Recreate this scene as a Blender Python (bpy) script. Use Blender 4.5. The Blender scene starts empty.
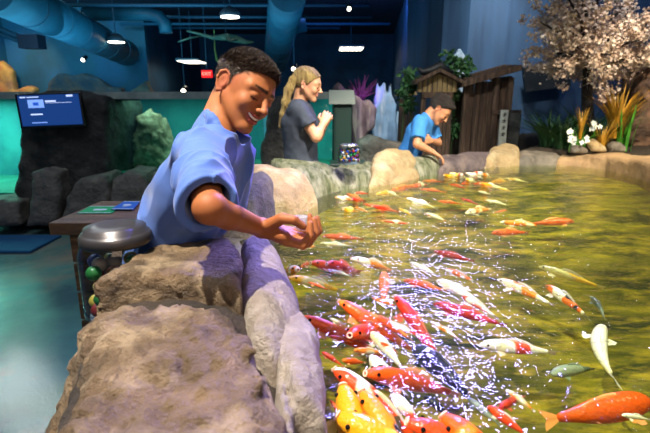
import bpy, bmesh, math, random, time
import numpy as np
from mathutils import Vector, Matrix
T0 = time.time()
random.seed(7)
S = bpy.context.scene
COL = S.collection
PI = math.pi
# ------------------------------------------------------------------ camera geometry
F_PX, CAM_H = 470.0, 1.42
PITCH = math.atan(118.5/F_PX)
CP, SP = math.cos(PITCH), math.sin(PITCH)
ZW = 0.80                                     # water level

def ray(px, py):
    u = 216.5-py
    return np.array([px-325.0, CP*F_PX+SP*u, -SP*F_PX+CP*u])
def P(px, py, Y):
    d = ray(px, py); return np.array([0, 0, CAM_H])+d*(Y/d[1])
def W(px, py, z=ZW):
    d = ray(px, py); return np.array([0, 0, CAM_H])+d*((z-CAM_H)/d[2])

# ------------------------------------------------------------------ materials
def lin(c):
    return tuple((x/12.92 if x <= .04045 else ((x+.055)/1.055)**2.4) for x in c[:3])+(1,)
def hexc(h):
    h = h.lstrip('#'); return lin([int(h[i:i+2], 16)/255 for i in (0, 2, 4)])
MATS = {}
def M(name, c1, c2=None, scale=6, rough=.7, bump=0, bscale=40, metal=0, emit=None, estr=1, spec=.5,
      lo=.35, hi=.65, c3=None, s3=2.5, stretch=None, attr=None, sss=0, alpha=1, trans=0, detail=6, tex='noise', coords='Object', sheen=0):
    if name in MATS: return MATS[name]
    m = bpy.data.materials.new(name); m.use_nodes = True; MATS[name] = m
    nt = m.node_tree; N = nt.nodes; K = nt.links
    b = N['Principled BSDF']
    b.inputs['Roughness'].default_value = rough; b.inputs['Metallic'].default_value = metal
    b.inputs['Specular IOR Level'].default_value = spec
    if sheen: b.inputs['Sheen Weight'].default_value = sheen
    tc = N.new('ShaderNodeTexCoord'); out = tc.outputs[coords]
    if stretch:
        mp = N.new('ShaderNodeMapping'); mp.inputs['Scale'].default_value = stretch
        K.new(out, mp.inputs['Vector']); out = mp.outputs[0]
    def noise(sc, det=detail, r=.6):
        n = N.new('ShaderNodeTexNoise'); n.inputs['Scale'].default_value = sc
        n.inputs['Detail'].default_value = det; n.inputs['Roughness'].default_value = r
        K.new(out, n.inputs['Vector']); return n
    col = None
    if attr:
        a = N.new('ShaderNodeVertexColor'); a.layer_name = attr; col = a.outputs[0]
    def ramp(src, a, bb):
        mr = N.new('ShaderNodeMapRange'); mr.inputs['From Min'].default_value = a; mr.inputs['From Max'].default_value = bb
        K.new(src, mr.inputs['Value']); return mr.outputs[0]
    def mix(f, A, B):
        mx = N.new('ShaderNodeMix'); mx.data_type = 'RGBA'; K.new(f, mx.inputs[0])
        for v, s in ((A, mx.inputs[6]), (B, mx.inputs[7])):
            if isinstance(v, tuple): s.default_value = v
            else: K.new(v, s)
        return mx.outputs[2]
    base = col if col else hexc(c1)
    if c2:
        if tex == 'wave':
            w = N.new('ShaderNodeTexWave'); w.inputs['Scale'].default_value = scale; w.inputs['Distortion'].default_value = 1.5
            w.inputs['Detail'].default_value = 3; K.new(out, w.inputs['Vector']); src = w.outputs['Fac']
        elif tex == 'voronoi':
            w = N.new('ShaderNodeTexVoronoi'); w.inputs['Scale'].default_value = scale; K.new(out, w.inputs['Vector']); src = w.outputs['Distance']
        else: src = noise(scale).outputs['Fac']
        base = mix(ramp(src, lo, hi), base, hexc(c2))
    if c3:
        base = mix(ramp(noise(s3).outputs['Fac'], .48, .66), base, hexc(c3))
    if isinstance(base, tuple): b.inputs['Base Color'].default_value = base
    else: K.new(base, b.inputs['Base Color'])
    if bump:
        bn = N.new('ShaderNodeBump'); bn.inputs['Strength'].default_value = bump; bn.inputs['Distance'].default_value = .03
        K.new(noise(bscale, 8, .65).outputs['Fac'], bn.inputs['Height']); K.new(bn.outputs[0], b.inputs['Normal'])
    if emit:
        b.inputs['Emission Color'].default_value = hexc(emit); b.inputs['Emission Strength'].default_value = estr
    if sss:
        b.inputs['Subsurface Weight'].default_value = sss; b.inputs['Subsurface Radius'].default_value = (.01, .004, .002); b.inputs['Subsurface Scale'].default_value = 1
    if trans:
        b.inputs['Transmission Weight'].default_value = trans; b.inputs['IOR'].default_value = 1.3
    if alpha < 1: b.inputs['Alpha'].default_value = alpha
    return m
def schlick(nt, f0, normal=None):
    N = nt.nodes; K = nt.links; lw = N.new('ShaderNodeLayerWeight'); lw.inputs['Blend'].default_value = .5
    if normal is not None: K.new(normal, lw.inputs['Normal'])
    p = N.new('ShaderNodeMath'); p.operation = 'POWER'; p.inputs[1].default_value = 5; K.new(lw.outputs['Facing'], p.inputs[0])
    a = N.new('ShaderNodeMath'); a.operation = 'MULTIPLY_ADD'; a.inputs[1].default_value = 1-f0; a.inputs[2].default_value = f0; K.new(p.outputs[0], a.inputs[0]); return a
def pane_mat(name, tint, gloss=.08, rough=.03):
    if name in MATS: return MATS[name]
    m = bpy.data.materials.new(name); m.use_nodes = True; MATS[name] = m
    nt = m.node_tree; N = nt.nodes; K = nt.links; N.remove(N['Principled BSDF'])
    t = N.new('ShaderNodeBsdfTransparent'); t.inputs[0].default_value = hexc(tint)
    g = N.new('ShaderNodeBsdfGlossy'); g.inputs['Roughness'].default_value = rough
    fr = schlick(nt, .04)
    mx = N.new('ShaderNodeMixShader'); K.new(fr.outputs[0], mx.inputs[0]); K.new(t.outputs[0], mx.inputs[1]); K.new(g.outputs[0], mx.inputs[2])
    K.new(mx.outputs[0], N['Material Output'].inputs[0]); return m

# ------------------------------------------------------------------ object helpers
def tag(o, label=None, cat=None, group=None, kind=None):
    if label: o['label'] = label
    if cat: o['category'] = cat
    if group: o['group'] = group
    if kind: o['kind'] = kind
    return o
def thing(name, label, cat, loc=(0, 0, 0), rz=0, group=None):
    o = bpy.data.objects.new(name, None); COL.objects.link(o); o.location = loc; o.rotation_euler = (0, 0, rz)
    o.empty_display_size = .05
    return tag(o, label, cat, group)
def setparent(o, parent):
    if parent is not None:
        o.parent = parent
def mesh_obj(name, V, Fc, mat, parent=None, smooth=True, world=False, cols=None):
    """V in parent's local space unless world=True"""
    me = bpy.data.meshes.new(name)
    V = np.asarray(V, dtype=float)
    if world and parent is not None:
        mi = np.array(chain_mat(parent).inverted()); V = V@mi[:3, :3].T+mi[:3, 3]
    origin = None
    if parent is None and len(V):
        origin = np.array([(V[:, 0].min()+V[:, 0].max())/2, (V[:, 1].min()+V[:, 1].max())/2, V[:, 2].min()]); V = V-origin
    me.from_pydata(V.tolist(), [], Fc.tolist() if isinstance(Fc, np.ndarray) else Fc)
    if smooth: me.polygons.foreach_set('use_smooth', [True]*len(me.polygons))
    if mat:
        for mm in (mat if isinstance(mat, (list, tuple)) else [mat]): me.materials.append(mm)
    if cols is not None:
        ca = me.color_attributes.new('Col', 'FLOAT_COLOR', 'POINT')
        ca.data.foreach_set('color', np.concatenate([cols, np.ones((len(cols), 1))], 1).ravel().astype(np.float32))
    me.update()
    o = bpy.data.objects.new(name, me); COL.objects.link(o)
    if origin is not None: o.location = origin
    setparent(o, parent); return o
def chain_mat(o):
    m = Matrix.Translation(o.location) @ o.rotation_euler.to_matrix().to_4x4()
    if o.parent: m = chain_mat(o.parent) @ m
    return m
class MB:
    def __init__(s): s.v = []; s.f = []
    def add(s, v, f):
        n = len(s.v); s.v += [tuple(map(float, p)) for p in v]; s.f += [tuple(i+n for i in q) for q in f]; return s
    def box(s, lo, hi, R=None, c=None):
        (a, b, c0), (d, e, f) = lo, hi
        v = [(a, b, c0), (d, b, c0), (d, e, c0), (a, e, c0), (a, b, f), (d, b, f), (d, e, f), (a, e, f)]
        if R is not None: v = [tuple(np.array(c)+R@np.array(p)) for p in v]
        return s.add(v, [(0, 3, 2, 1), (4, 5, 6, 7), (0, 1, 5, 4), (1, 2, 6, 5), (2, 3, 7, 6), (3, 0, 4, 7)])
    def tube(s, pts, rad, n=10, cap=True):
        pts = [np.array(p, float) for p in pts]; rad = rad if hasattr(rad, '__len__') else [rad]*len(pts)
        v = []; f = []
        prev = None
        for i, p in enumerate(pts):
            t = (pts[min(i+1, len(pts)-1)]-pts[max(i-1, 0)]); t /= np.linalg.norm(t)+1e-9
            if prev is None:
                a = np.array([0, 0, 1.]) if abs(t[2]) < .9 else np.array([1., 0, 0])
            else: a = prev
            u = a-t*np.dot(a, t); u /= np.linalg.norm(u)+1e-9; w = np.cross(t, u); prev = u
            for k in range(n):
                an = 2*PI*k/n; v.append(p+rad[i]*(math.cos(an)*u+math.sin(an)*w))
        for i in range(len(pts)-1):
            for k in range(n):
                a, b = i*n+k, i*n+(k+1) % n; f.append((a, b, b+n, a+n))
        if cap:
            f.append(tuple(range(n-1, -1, -1))); f.append(tuple((len(pts)-1)*n+k for k in range(n)))
        return s.add(v, f)
    def lathe(s, prof, c=(0, 0, 0), n=32, cap=True):
        v = []; f = []
        for r, z in prof:
            for k in range(n):
                an = 2*PI*k/n; v.append((c[0]+r*math.cos(an), c[1]+r*math.sin(an), c[2]+z))
        for i in range(len(prof)-1):
            for k in range(n):
                a, b = i*n+k, i*n+(k+1) % n; f.append((a, b, b+n, a+n))
        if cap:
            f.append(tuple(range(n-1, -1, -1))); f.append(tuple((len(prof)-1)*n+k for k in range(n)))
        return s.add(v, f)
    def ball(s, c, r, n=12, m=8):
        r = r if hasattr(r, '__len__') else (r, r, r); v = []; f = []
        for i in range(m+1):
            th = PI*i/m
            for k in range(n):
                an = 2*PI*k/n; v.append((c[0]+r[0]*math.sin(th)*math.cos(an), c[1]+r[1]*math.sin(th)*math.sin(an), c[2]-r[2]*math.cos(th)))
        for i in range(m):
            for k in range(n):
                a, b = i*n+k, i*n+(k+1) % n; f.append((a, b, b+n, a+n))
        return s.add(v, f)
    def prism(s, poly, axis, a, b):
        """poly of 2D points extruded along axis (0,1,2) from a to b"""
        n = len(poly)
        def mk(p, t):
            q = [0, 0, 0]; o = [i for i in range(3) if i != axis]; q[o[0]], q[o[1]] = p; q[axis] = t; return q
        v = [mk(p, a) for p in poly]+[mk(p, b) for p in poly]
        return s.add(v, [tuple(range(n)), tuple(range(2*n-1, n-1, -1))]+[(i, i+n, (i+1) % n+n, (i+1) % n) for i in range(n)])
    def build(s, name, mat, parent=None, smooth=False, bevel=0, world=True):
        o = mesh_obj(name, s.v, s.f, mat, parent, smooth, world=world)
        if bevel:
            md = o.modifiers.new('bevel', 'BEVEL'); md.width = bevel; md.segments = 2; md.limit_method = 'ANGLE'
        if smooth: 
            for p in o.data.polygons:
                if len(p.vertices) > 4: p.use_smooth = False
        return o

# ------------------------------------------------------------------ noise + signed distance toolkit
_rng = np.random.RandomState(3)
_TAB = _rng.rand(64, 64, 64).astype(np.float32)
def vnoise(Pt, sc, seed=0):
    q = Pt*sc+seed*17.31+100.0
    i = np.floor(q).astype(np.int32); f = (q-i).astype(np.float32); f = f*f*(3-2*f)
    i &= 63; j = (i+1) & 63
    x0, y0, z0 = i[:, 0], i[:, 1], i[:, 2]; x1, y1, z1 = j[:, 0], j[:, 1], j[:, 2]
    fx, fy, fz = f[:, 0], f[:, 1], f[:, 2]
    a = _TAB[x0, y0, z0]*(1-fx)+_TAB[x1, y0, z0]*fx; b = _TAB[x0, y1, z0]*(1-fx)+_TAB[x1, y1, z0]*fx
    c = _TAB[x0, y0, z1]*(1-fx)+_TAB[x1, y0, z1]*fx; d = _TAB[x0, y1, z1]*(1-fx)+_TAB[x1, y1, z1]*fx
    return ((a*(1-fy)+b*fy)*(1-fz)+(c*(1-fy)+d*fy)*fz)*2-1
def fbm(Pt, sc, oct=4, seed=0, gain=.5):
    r = 0; a = 1
    for o in range(oct): r = r+a*vnoise(Pt, sc*2**o, seed+o*3); a *= gain
    return r
def smin(a, b, k):
    if k <= 0: return np.minimum(a, b)
    h = np.clip(.5+.5*(b-a)/k, 0, 1); return b*(1-h)+a*h-k*h*(1-h)
def smax(a, b, k): return -smin(-a, -b, k)
def rcone(Pt, a, b, r1, r2):
    a = np.asarray(a, float); b = np.asarray(b, float); ab = b-a; pa = Pt-a
    t = np.clip(pa@ab/(ab@ab+1e-12), 0, 1)
    return np.linalg.norm(pa-t[:, None]*ab, axis=1)-(r1+(r2-r1)*t)
def ell(Pt, c, r):
    q = Pt-np.asarray(c, float); r = np.asarray(r, float)
    k0 = np.linalg.norm(q/r, axis=1); k1 = np.linalg.norm(q/(r*r), axis=1); return k0*(k0-1)/(k1+1e-9)
def ellR(Pt, c, r, R):
    return ell((Pt-np.asarray(c, float))@R, (0, 0, 0), r)
def chain(Pt, pts, k=.004):
    d = None
    for (a, ra), (b, rb) in zip(pts[:-1], pts[1:]):
        e = rcone(Pt, a, b, ra, rb); d = e if d is None else smin(d, e, k)
    return d
def sdf_mesh(fn, lo, hi, h, pad=.0):
    lo = np.asarray(lo, float); hi = np.asarray(hi, float)
    n = np.ceil((hi-lo)/h).astype(int)+1; B = 10
    nb = np.ceil(n/B).astype(int); n = nb*B
    G = np.ones(tuple(n), np.float32)
    bi = np.stack(np.meshgrid(*[np.arange(k) for k in nb], indexing='ij'), -1).reshape(-1, 3)
    cen = lo+(bi*B+(B-1)/2)*h
    dc = fn(cen); rad = B*h*.87*1.35+pad
    act = np.abs(dc) < rad
    for q in bi[(dc <= -rad)]: G[q[0]*B:q[0]*B+B, q[1]*B:q[1]*B+B, q[2]*B:q[2]*B+B] = -1
    loc = np.stack(np.meshgrid(*[np.arange(B)]*3, indexing='ij'), -1).reshape(-1, 3)
    A = bi[act]
    for s in range(0, len(A), 200):
        blk = A[s:s+200]; pts = (lo+(blk[:, None, :]*B+loc[None])*h).reshape(-1, 3)
        val = fn(pts).reshape(len(blk), B, B, B)
        for q, vv in zip(blk, val): G[q[0]*B:q[0]*B+B, q[1]*B:q[1]*B+B, q[2]*B:q[2]*B+B] = vv
    G[0] = np.abs(G[0])+1e-6; G[-1] = np.abs(G[-1])+1e-6; G[:, 0] = np.abs(G[:, 0])+1e-6; G[:, -1] = np.abs(G[:, -1])+1e-6
    G[:, :, 0] = np.abs(G[:, :, 0])+1e-6; G[:, :, -1] = np.abs(G[:, :, -1])+1e-6
    I = G < 0
    c = np.zeros(tuple(k-1 for k in n), np.int8)
    for dx in (0, 1):
        for dy in (0, 1):
            for dz in (0, 1): c += I[dx:n[0]-1+dx, dy:n[1]-1+dy, dz:n[2]-1+dz]
    cells = np.argwhere((c > 0) & (c < 8)); idx = -np.ones(c.shape, np.int64); idx[tuple(cells.T)] = np.arange(len(cells))
    acc = np.zeros((len(cells), 3)); cnt = np.zeros(len(cells))
    corners = [(0, 0, 0), (1, 0, 0), (0, 1, 0), (1, 1, 0), (0, 0, 1), (1, 0, 1), (0, 1, 1), (1, 1, 1)]
    for a in range(8):
        for b in range(a+1, 8):
            ca, cb = np.array(corners[a]), np.array(corners[b])
            if abs(ca-cb).sum() != 1: continue
            va = G[tuple((cells+ca).T)]; vb = G[tuple((cells+cb).T)]; m = (va < 0) != (vb < 0)
            t = va[m]/(va[m]-vb[m]); acc[m] += (cells[m]+ca)+t[:, None]*(cb-ca); cnt[m] += 1
    V = lo+acc/cnt[:, None]*h
    Fs = []
    for ax in range(3):
        o1, o2 = (ax+1) % 3, (ax+2) % 3
        s0 = [slice(None)]*3; s1 = [slice(None)]*3; s0[ax] = slice(0, -1); s1[ax] = slice(1, None)
        E = np.argwhere(I[tuple(s0)] != I[tuple(s1)])
        E = E[(E[:, o1] > 0) & (E[:, o2] > 0) & (E[:, o1] < n[o1]-1) & (E[:, o2] < n[o2]-1)]
        def cid(d1, d2):
            q = E.copy(); q[:, o1] -= d1; q[:, o2] -= d2; return idx[tuple(q.T)]
        quad = np.stack([cid(0, 0), cid(1, 0), cid(1, 1), cid(0, 1)], 1)
        ins = I[tuple(E.T)]
        quad[~ins] = quad[~ins][:, ::-1]; Fs.append(quad)
    return V, np.concatenate(Fs)

def sdpoly(X, Y, poly):
    poly = np.asarray(poly, float)[:, :2]; n = len(poly); d = np.full(X.shape, 1e9); s = np.ones(X.shape)
    for i in range(n):
        a = poly[i]; b = poly[i-1]; ex, ey = b-a; wx = X-a[0]; wy = Y-a[1]
        t = np.clip((wx*ex+wy*ey)/(ex*ex+ey*ey+1e-12), 0, 1); d = np.minimum(d, (wx-ex*t)**2+(wy-ey*t)**2)
        c1 = Y >= a[1]; c2 = Y < b[1]; c3 = ex*wy > ey*wx
        s = np.where((c1 & c2 & c3) | (~c1 & ~c2 & ~c3), -s, s)
    return s*np.sqrt(d)
def rock(name, label, poly, z0, ztop, mat, h=.012, rnd=.05, amp=.012, nsc=7, flare=.25, seed=0, fine=.004, cat='rock', group=None, dome=0, parent=None):
    """boulder: rounded block over a footprint; ztop number or function(X,Y)"""
    poly = np.asarray([p[:2] for p in poly], float); cx, cy = poly.mean(0)
    zt = ztop if callable(ztop) else (lambda X, Y: ztop+0*X)
    zm = float(np.max(zt(poly[:, 0], poly[:, 1])))+dome
    def fn(Q):
        X, Y, Z = Q[:, 0], Q[:, 1], Q[:, 2]
        d2 = sdpoly(X, Y, poly); top = zt(X, Y)+dome*np.clip(-d2/.15, 0, 1)
        d2 = d2-(flare(X, Y) if callable(flare) else flare)*(top-Z)*.5
        d = smax(d2, (Z-top)*.9, rnd); d = smax(d, z0-Z, .01)
        return d+amp*fbm(Q, nsc, 3, seed)+fine*fbm(Q, nsc*5, 3, seed+9)
    fl = (.3 if callable(flare) else abs(flare)*(zm-z0)*.5)+amp*2+.02
    lo = (poly[:, 0].min()-fl, poly[:, 1].min()-fl, z0-.02); hi = (poly[:, 0].max()+fl, poly[:, 1].max()+fl, zm+amp*2+.04)
    V, Fc = sdf_mesh(fn, lo, hi, h, pad=amp*2+.02)
    o = mesh_obj(name, V, Fc, mat, parent, True, world=parent is not None)
    if parent is None: tag(o, label, cat, group)
    return o

# ------------------------------------------------------------------ palette
rockA = M('sandstone_rock', '#92795a', '#463828', 7, .5, 1.0, 60, c3='#b39c7c', s3=9, lo=.3, hi=.7)
rockC = M('pale_rock', '#b5a797', '#83786c', 6, .55, 1.0, 50, c3='#d6cabc', s3=6)
rockB = M('tan_rock', '#b79b70', '#85704f', 6, .7, .8, 45, c3='#c9b58f', s3=5, lo=.35, hi=.7)
rockG = M('grey_rock', '#7d756c', '#4f4a44', 6, .75, .9, 40, c3='#938678', s3=5)
rockM = M('mossy_rock', '#8d8d70', '#46502f', 16, .85, 1.0, 60, c3='#a9a692', s3=9, stretch=(1.6, 1, .35))
rockP = M('purplish_rock', '#6f5f60', '#4a3f42', 7, .6, .8, 45, c3='#82716a', s3=6)
rockD = M('dark_rock', '#2f2d2b', '#191817', 5, .75, 1.0, 30, c3='#45413c', s3=4)
rockL = M('tank_ledge_rock', '#6a645e', '#3a3838', 4, .7, 1.0, 25, c3='#7f766c', s3=4)
steel = M('dark_metal', '#15181c', rough=.35, metal=.9)

# ------------------------------------------------------------------ the setting
fl = MB(); fl.box((-9, -3, -.1), (9, 21, 0)); o = fl.build('floor', M('painted_floor', '#4f7f7c', '#37545f', 1.1, .16, .06, 60, c3='#8a7a6c', s3=.9, lo=.4, hi=.62)); tag(o, kind='structure')
# pond: basin floor and the low wall that carries the stones
inner = [(0.0, .15), (-.07, .8), (-.17, 1.2), (-.24, 1.5), (-.40, 2.0), (-.25, 2.45), (-.14, 2.8), (.1, 3.2), (.6, 3.72), (1.15, 4.15), (1.75, 4.5), (2.3, 4.62), (2.9, 4.45), (3.6, 4.2), (5.2, 3.9), (5.2, .15)]
def pond_floor_mat():
    m = M('pond_floor', '#938424', '#33380e', 4.5, .8, .8, 30, c3='#c4a634', s3=11, lo=.38, hi=.60, stretch=(.6, 1.5, 1))  # mottled olive; streaks also put ripple caustics and refraction into the colour
    return m
def pond_floor():
    xs = np.arange(-.6, 5.3, .06); ys = np.arange(.1, 4.8, .06); X, Y = np.meshgrid(xs, ys, indexing='ij'); pts = np.stack([X.ravel(), Y.ravel(), 0*X.ravel()], 1)
    d = sdpoly(X.ravel(), Y.ravel(), inner); Z = .60+.14*np.clip((Y.ravel()-1.9)/1.5, 0, 1)+.012*fbm(pts, 5, 3, 8)
    ok = (d < .06).reshape(X.shape); idm = np.arange(X.size).reshape(X.shape)
    f = [(int(idm[i, j]), int(idm[i+1, j]), int(idm[i+1, j+1]), int(idm[i, j+1])) for i in range(len(xs)-1) for j in range(len(ys)-1) if ok[i, j] and ok[i+1, j+1] and ok[i+1, j] and ok[i, j+1]]
    tag(mesh_obj('floor_pond', np.stack([X.ravel(), Y.ravel(), Z], 1), f, pond_floor_mat()), kind='structure')
pond_floor()
def offset(pl, d):
    out = []
    for i, p in enumerate(pl):
        a = np.array(pl[max(i-1, 0)]); b = np.array(pl[min(i+1, len(pl)-1)]); t = (b-a)/np.linalg.norm(b-a); nrm = np.array([-t[1], t[0]])
        out.append(tuple(np.array(p)+nrm*d))
    return out
edge = inner[:-1]
def band(name, d0, d1, za, zb, mat):
    A = offset(edge, d0); B = offset(edge, d1); v = []; f = []
    for (a, b) in zip(A, B):
        v += [(*a, za), (*a, zb), (*b, zb), (*b, za)]
    for i in range(len(A)-1):
        for k in range(4):
            j = (k+1) % 4; f.append((4*i+k, 4*i+4+k, 4*i+4+j, 4*i+j))
    f += [(0, 1, 2, 3), tuple(4*(len(A)-1)+k for k in (3, 2, 1, 0))]
    m = MB(); m.add(v, f); return tag(m.build(name, mat), kind='structure')
band('wall_pond', -.02, .13, .0, .80, rockL)
# water surface with real ripples
def water():
    m = bpy.data.materials.new('pond_water'); m.use_nodes = True
    nt = m.node_tree; N = nt.nodes; K = nt.links; N.remove(N['Principled BSDF'])
    t = N.new('ShaderNodeBsdfTransparent'); t.inputs[0].default_value = (.86, .93, .74, 1)
    g = N.new('ShaderNodeBsdfGlossy'); g.inputs['Roughness'].default_value = .09; g.distribution = 'BECKMANN'; g.inputs[0].default_value = (1, 1, 1, 1)
    tc = N.new('ShaderNodeTexCoord')
    n1 = N.new('ShaderNodeTexNoise'); n1.inputs['Scale'].default_value = 30; n1.inputs['Detail'].default_value = .5; n1.inputs['Distortion'].default_value = .4
    n2 = N.new('ShaderNodeTexNoise'); n2.inputs['Scale'].default_value = 62; n2.inputs['Detail'].default_value = 0; n2.inputs['Distortion'].default_value = .8
    K.new(tc.outputs['Object'], n1.inputs['Vector']); K.new(tc.outputs['Object'], n2.inputs['Vector'])
    b1 = N.new('ShaderNodeBump'); b1.inputs['Strength'].default_value = 1; b1.inputs['Distance'].default_value = .0062
    b2 = N.new('ShaderNodeBump'); b2.inputs['Strength'].default_value = 1; b2.inputs['Distance'].default_value = .0040
    K.new(n1.outputs['Fac'], b1.inputs['Height']); K.new(n2.outputs['Fac'], b2.inputs['Height']); K.new(b1.outputs[0], b2.inputs['Normal'])
    K.new(b2.outputs[0], g.inputs['Normal'])
    fr = schlick(nt, .02, b2.outputs[0])
    mx = N.new('ShaderNodeMixShader'); K.new(fr.outputs[0], mx.inputs[0]); K.new(t.outputs[0], mx.inputs[1]); K.new(g.outputs[0], mx.inputs[2])
    K.new(mx.outputs[0], N['Material Output'].inputs[0])
    xs = np.arange(-.6, 5.25, .03); ys = np.arange(.1, 4.75, .03); X, Y = np.meshgrid(xs, ys, indexing='ij')
    pts = np.stack([X.ravel(), Y.ravel(), 0*X.ravel()], 1)
    churn = np.exp(-(((X-.15)/.55)**2+((Y-1.1)/.6)**2)).ravel()
    Z = ZW+(.0035+.006*churn)*fbm(pts*np.array([1, 1.5, 1]), 7, 3, 4)
    d = sdpoly(X.ravel(), Y.ravel(), inner); ok = (d < .05).reshape(X.shape)
    idm = np.arange(X.size).reshape(X.shape)
    f = [(idm[i, j], idm[i+1, j], idm[i+1, j+1], idm[i, j+1]) for i in range(len(xs)-1) for j in range(len(ys)-1) if ok[i, j] and ok[i+1, j+1] and ok[i+1, j] and ok[i, j+1]]
    V = np.stack([X.ravel(), Y.ravel(), Z], 1); used = sorted({q for t_ in f for q in t_}); mp = {q: i for i, q in enumerate(used)}
    f = [tuple(int(mp[q]) for q in t_) for t_ in f]
    o = mesh_obj('pond_water', V[used], f, m); tag(o, kind='structure')
water()
def water_body():
    m = bpy.data.materials.new('pond_water_depth'); m.use_nodes = True; nt = m.node_tree; N = nt.nodes; N.remove(N['Principled BSDF'])
    v = N.new('ShaderNodeVolumeAbsorption'); v.inputs[0].default_value = (.70, .72, .22, 1); v.inputs[1].default_value = 2.6
    nt.links.new(v.outputs[0], N['Material Output'].inputs['Volume'])
    b = MB(); b.prism(inner, 2, .601, ZW-.012); tag(b.build('pond_water_depth', m), kind='structure')
water_body()

wallblue = M('blue_wall_paint', '#10364f', '#0c2a40', 1.2, .75, .1, 20, c3='#154560', s3=.8)
mural = M('mural_blue_paint', '#0f5062', '#0b3a4c', .7, .7, .1, 20, c3='#145078', s3=.5)
w = MB(); w.box((-9, 14, 0), (-5.05, 14.2, 3.9)); tag(w.build('wall_left', mural), kind='structure')
w = MB(); w.box((-9.2, -3, 0), (-9, 14.2, 3.9)); tag(w.build('wall_far_left', mural), kind='structure')
w = MB(); w.box((-5.25, 14.2, 0), (-5.05, 20, 3.9)); tag(w.build('wall_corridor', wallblue), kind='structure')
w = MB(); w.box((-9, 20, 0), (4, 20.2, 3.9)); tag(w.build('wall_back', wallblue), kind='structure')
# right-hand wall: a curved corner running back into the hall, then across behind the huts
rw = [(2.9, 20)]+[(2.9-.9*t*1.0, 20-9*t) for t in (.5, 1)]+[(1.95, 9.5), (1.92, 8.6), (2.0, 8.0), (2.25, 7.65), (2.7, 7.5), (4.5, 7.3), (9, 6.8)]
v = []; f = []
for i, p in enumerate(rw): v += [(*p, 0), (*p, 4.6)]
for i in range(len(rw)-1): f.append((2*i, 2*i+2, 2*i+3, 2*i+1))
o = mesh_obj('wall_right', v, f, M('right_wall_paint', '#33506a', '#263e58', 1.0, .7, .15, 12, c3='#38597a', s3=.7, stretch=(3, 3, .4)), None, False)
md = o.modifiers.new('sol', 'SOLIDIFY'); md.thickness = .15; md.offset = 1; tag(o, kind='structure')
cl = MB(); cl.box((-9, 6, 3.9), (2.9, 20, 4.0)); tag(cl.build('ceiling', M('ceiling_paint', '#0a1c38', '#071428', 1, .8)), kind='structure')

# painted reef shapes low on the mural wall (flat paint on that wall, a few cm of relief)
def relief(name, pix, Y, th, mat, label, cat, group=None, amp=.04, h=.05, rnd=.06):
    """upright sculpted slab whose outline is given at depth Y"""
    pts = np.array([P(a, b, Y) for a, b in pix]); poly = pts[:, [0, 2]]
    def fn(Q):
        d2 = sdpoly(Q[:, 0], Q[:, 2], poly); d = smax(d2+rnd*.2, np.abs(Q[:, 1]-Y)-th/2, rnd)
        return d+amp*fbm(Q, .35/h*.5, 3, len(pix))
    V, Fc = sdf_mesh(fn, (poly[:, 0].min()-.2, Y-th/2-.2, poly[:, 1].min()-.1), (poly[:, 0].max()+.2, Y+th/2+.2, poly[:, 1].max()+.2), h, pad=.15)
    o = mesh_obj(name, V, Fc, mat); return tag(o, label, cat, group)
reefdark = M('reef_dark', '#4a3f3a', '#23303c', 3, .8, .6, 8, c3='#6a4a38', s3=2)
reefor = M('reef_orange', '#c98a3a', '#8a5a3a', 3, .8, .5, 8, c3='#d86a30', s3=2)
relief('reef_mound', [(-20, 152), (-20, 62), (2, 60), (14, 72), (17, 90), (30, 84), (38, 88), (40, 152)], 13.6, .3, reefor, 'orange and tan coral mound against the blue mural wall at the far left', 'coral')
relief('reef_mound', [(38, 152), (50, 80), (60, 72), (72, 76), (84, 73), (100, 78), (112, 86), (124, 88), (128, 152)], 13.55, .3, reefdark, 'dark brown coral mound on the mural wall behind the rock pillar with the screen', 'coral')
relief('reef_mound', [(126, 152), (132, 90), (140, 84), (148, 80), (153, 92), (156, 152)], 13.5, .3, M('reef_tan', '#7a6a54', '#4a4038', 3, .8, .5, 8), 'small tan coral mound at the corner of the blue mural wall', 'coral')

# ------------------------------------------------------------------ ceiling services
duct = M('duct_paint', '#1f6478', '#184f64', 2, .45, .1, 10)
pipem = M('pipe_paint', '#14465e', rough=.5)
def ductobj(name, pts, r, label, cat='duct', mat=duct, n=28, ribs=0):
    t = thing(name, label, cat, tuple(pts[0]))
    MB().tube(pts, r, n).build('duct_run', mat, t, True)
    if ribs:
        pts = [np.array(p) for p in pts]; a, b = pts[0], pts[-1]; rr = r if hasattr(r, '__len__') else [r, r]
        for k in range(1, ribs):
            q = k/ribs; c = a+(b-a)*q; dd = (b-a)/np.linalg.norm(b-a); R = (rr[0]*(1-q)+rr[-1]*q)+.006
            MB().tube([c-dd*.03, c+dd*.03], R, n).build('joint_ring', mat, t, True)
    return t
a = P(-12, -14, 6.3); b = P(126, 53, 13.6); ductobj('air_duct', [a, b], [.30, .34], 'large round blue air duct sloping across the ceiling at the upper left', ribs=7)
a = P(288, -8, 9); b = P(276, 62, 17.5); ductobj('air_duct', [a, b], [.34, .42], 'large round blue air duct running away above the ponytailed woman', ribs=6)
ductobj('air_duct', [P(84, 14, 11), P(150, 14, 11), P(160, 17, 11), P(165, 24, 11), P(166, 33, 11)], [.14]*5, 'thin round blue duct with a downward elbow right of the hanging dome lamp')
t = thing('air_duct', 'short dark side duct beside the large round duct above the ponytailed woman', 'duct', tuple(P(292, 28, 12)))
MB().tube([P(270, 30, 12), P(306, 24, 12)], .18, 18).build('duct_run', duct, t, True)
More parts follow.
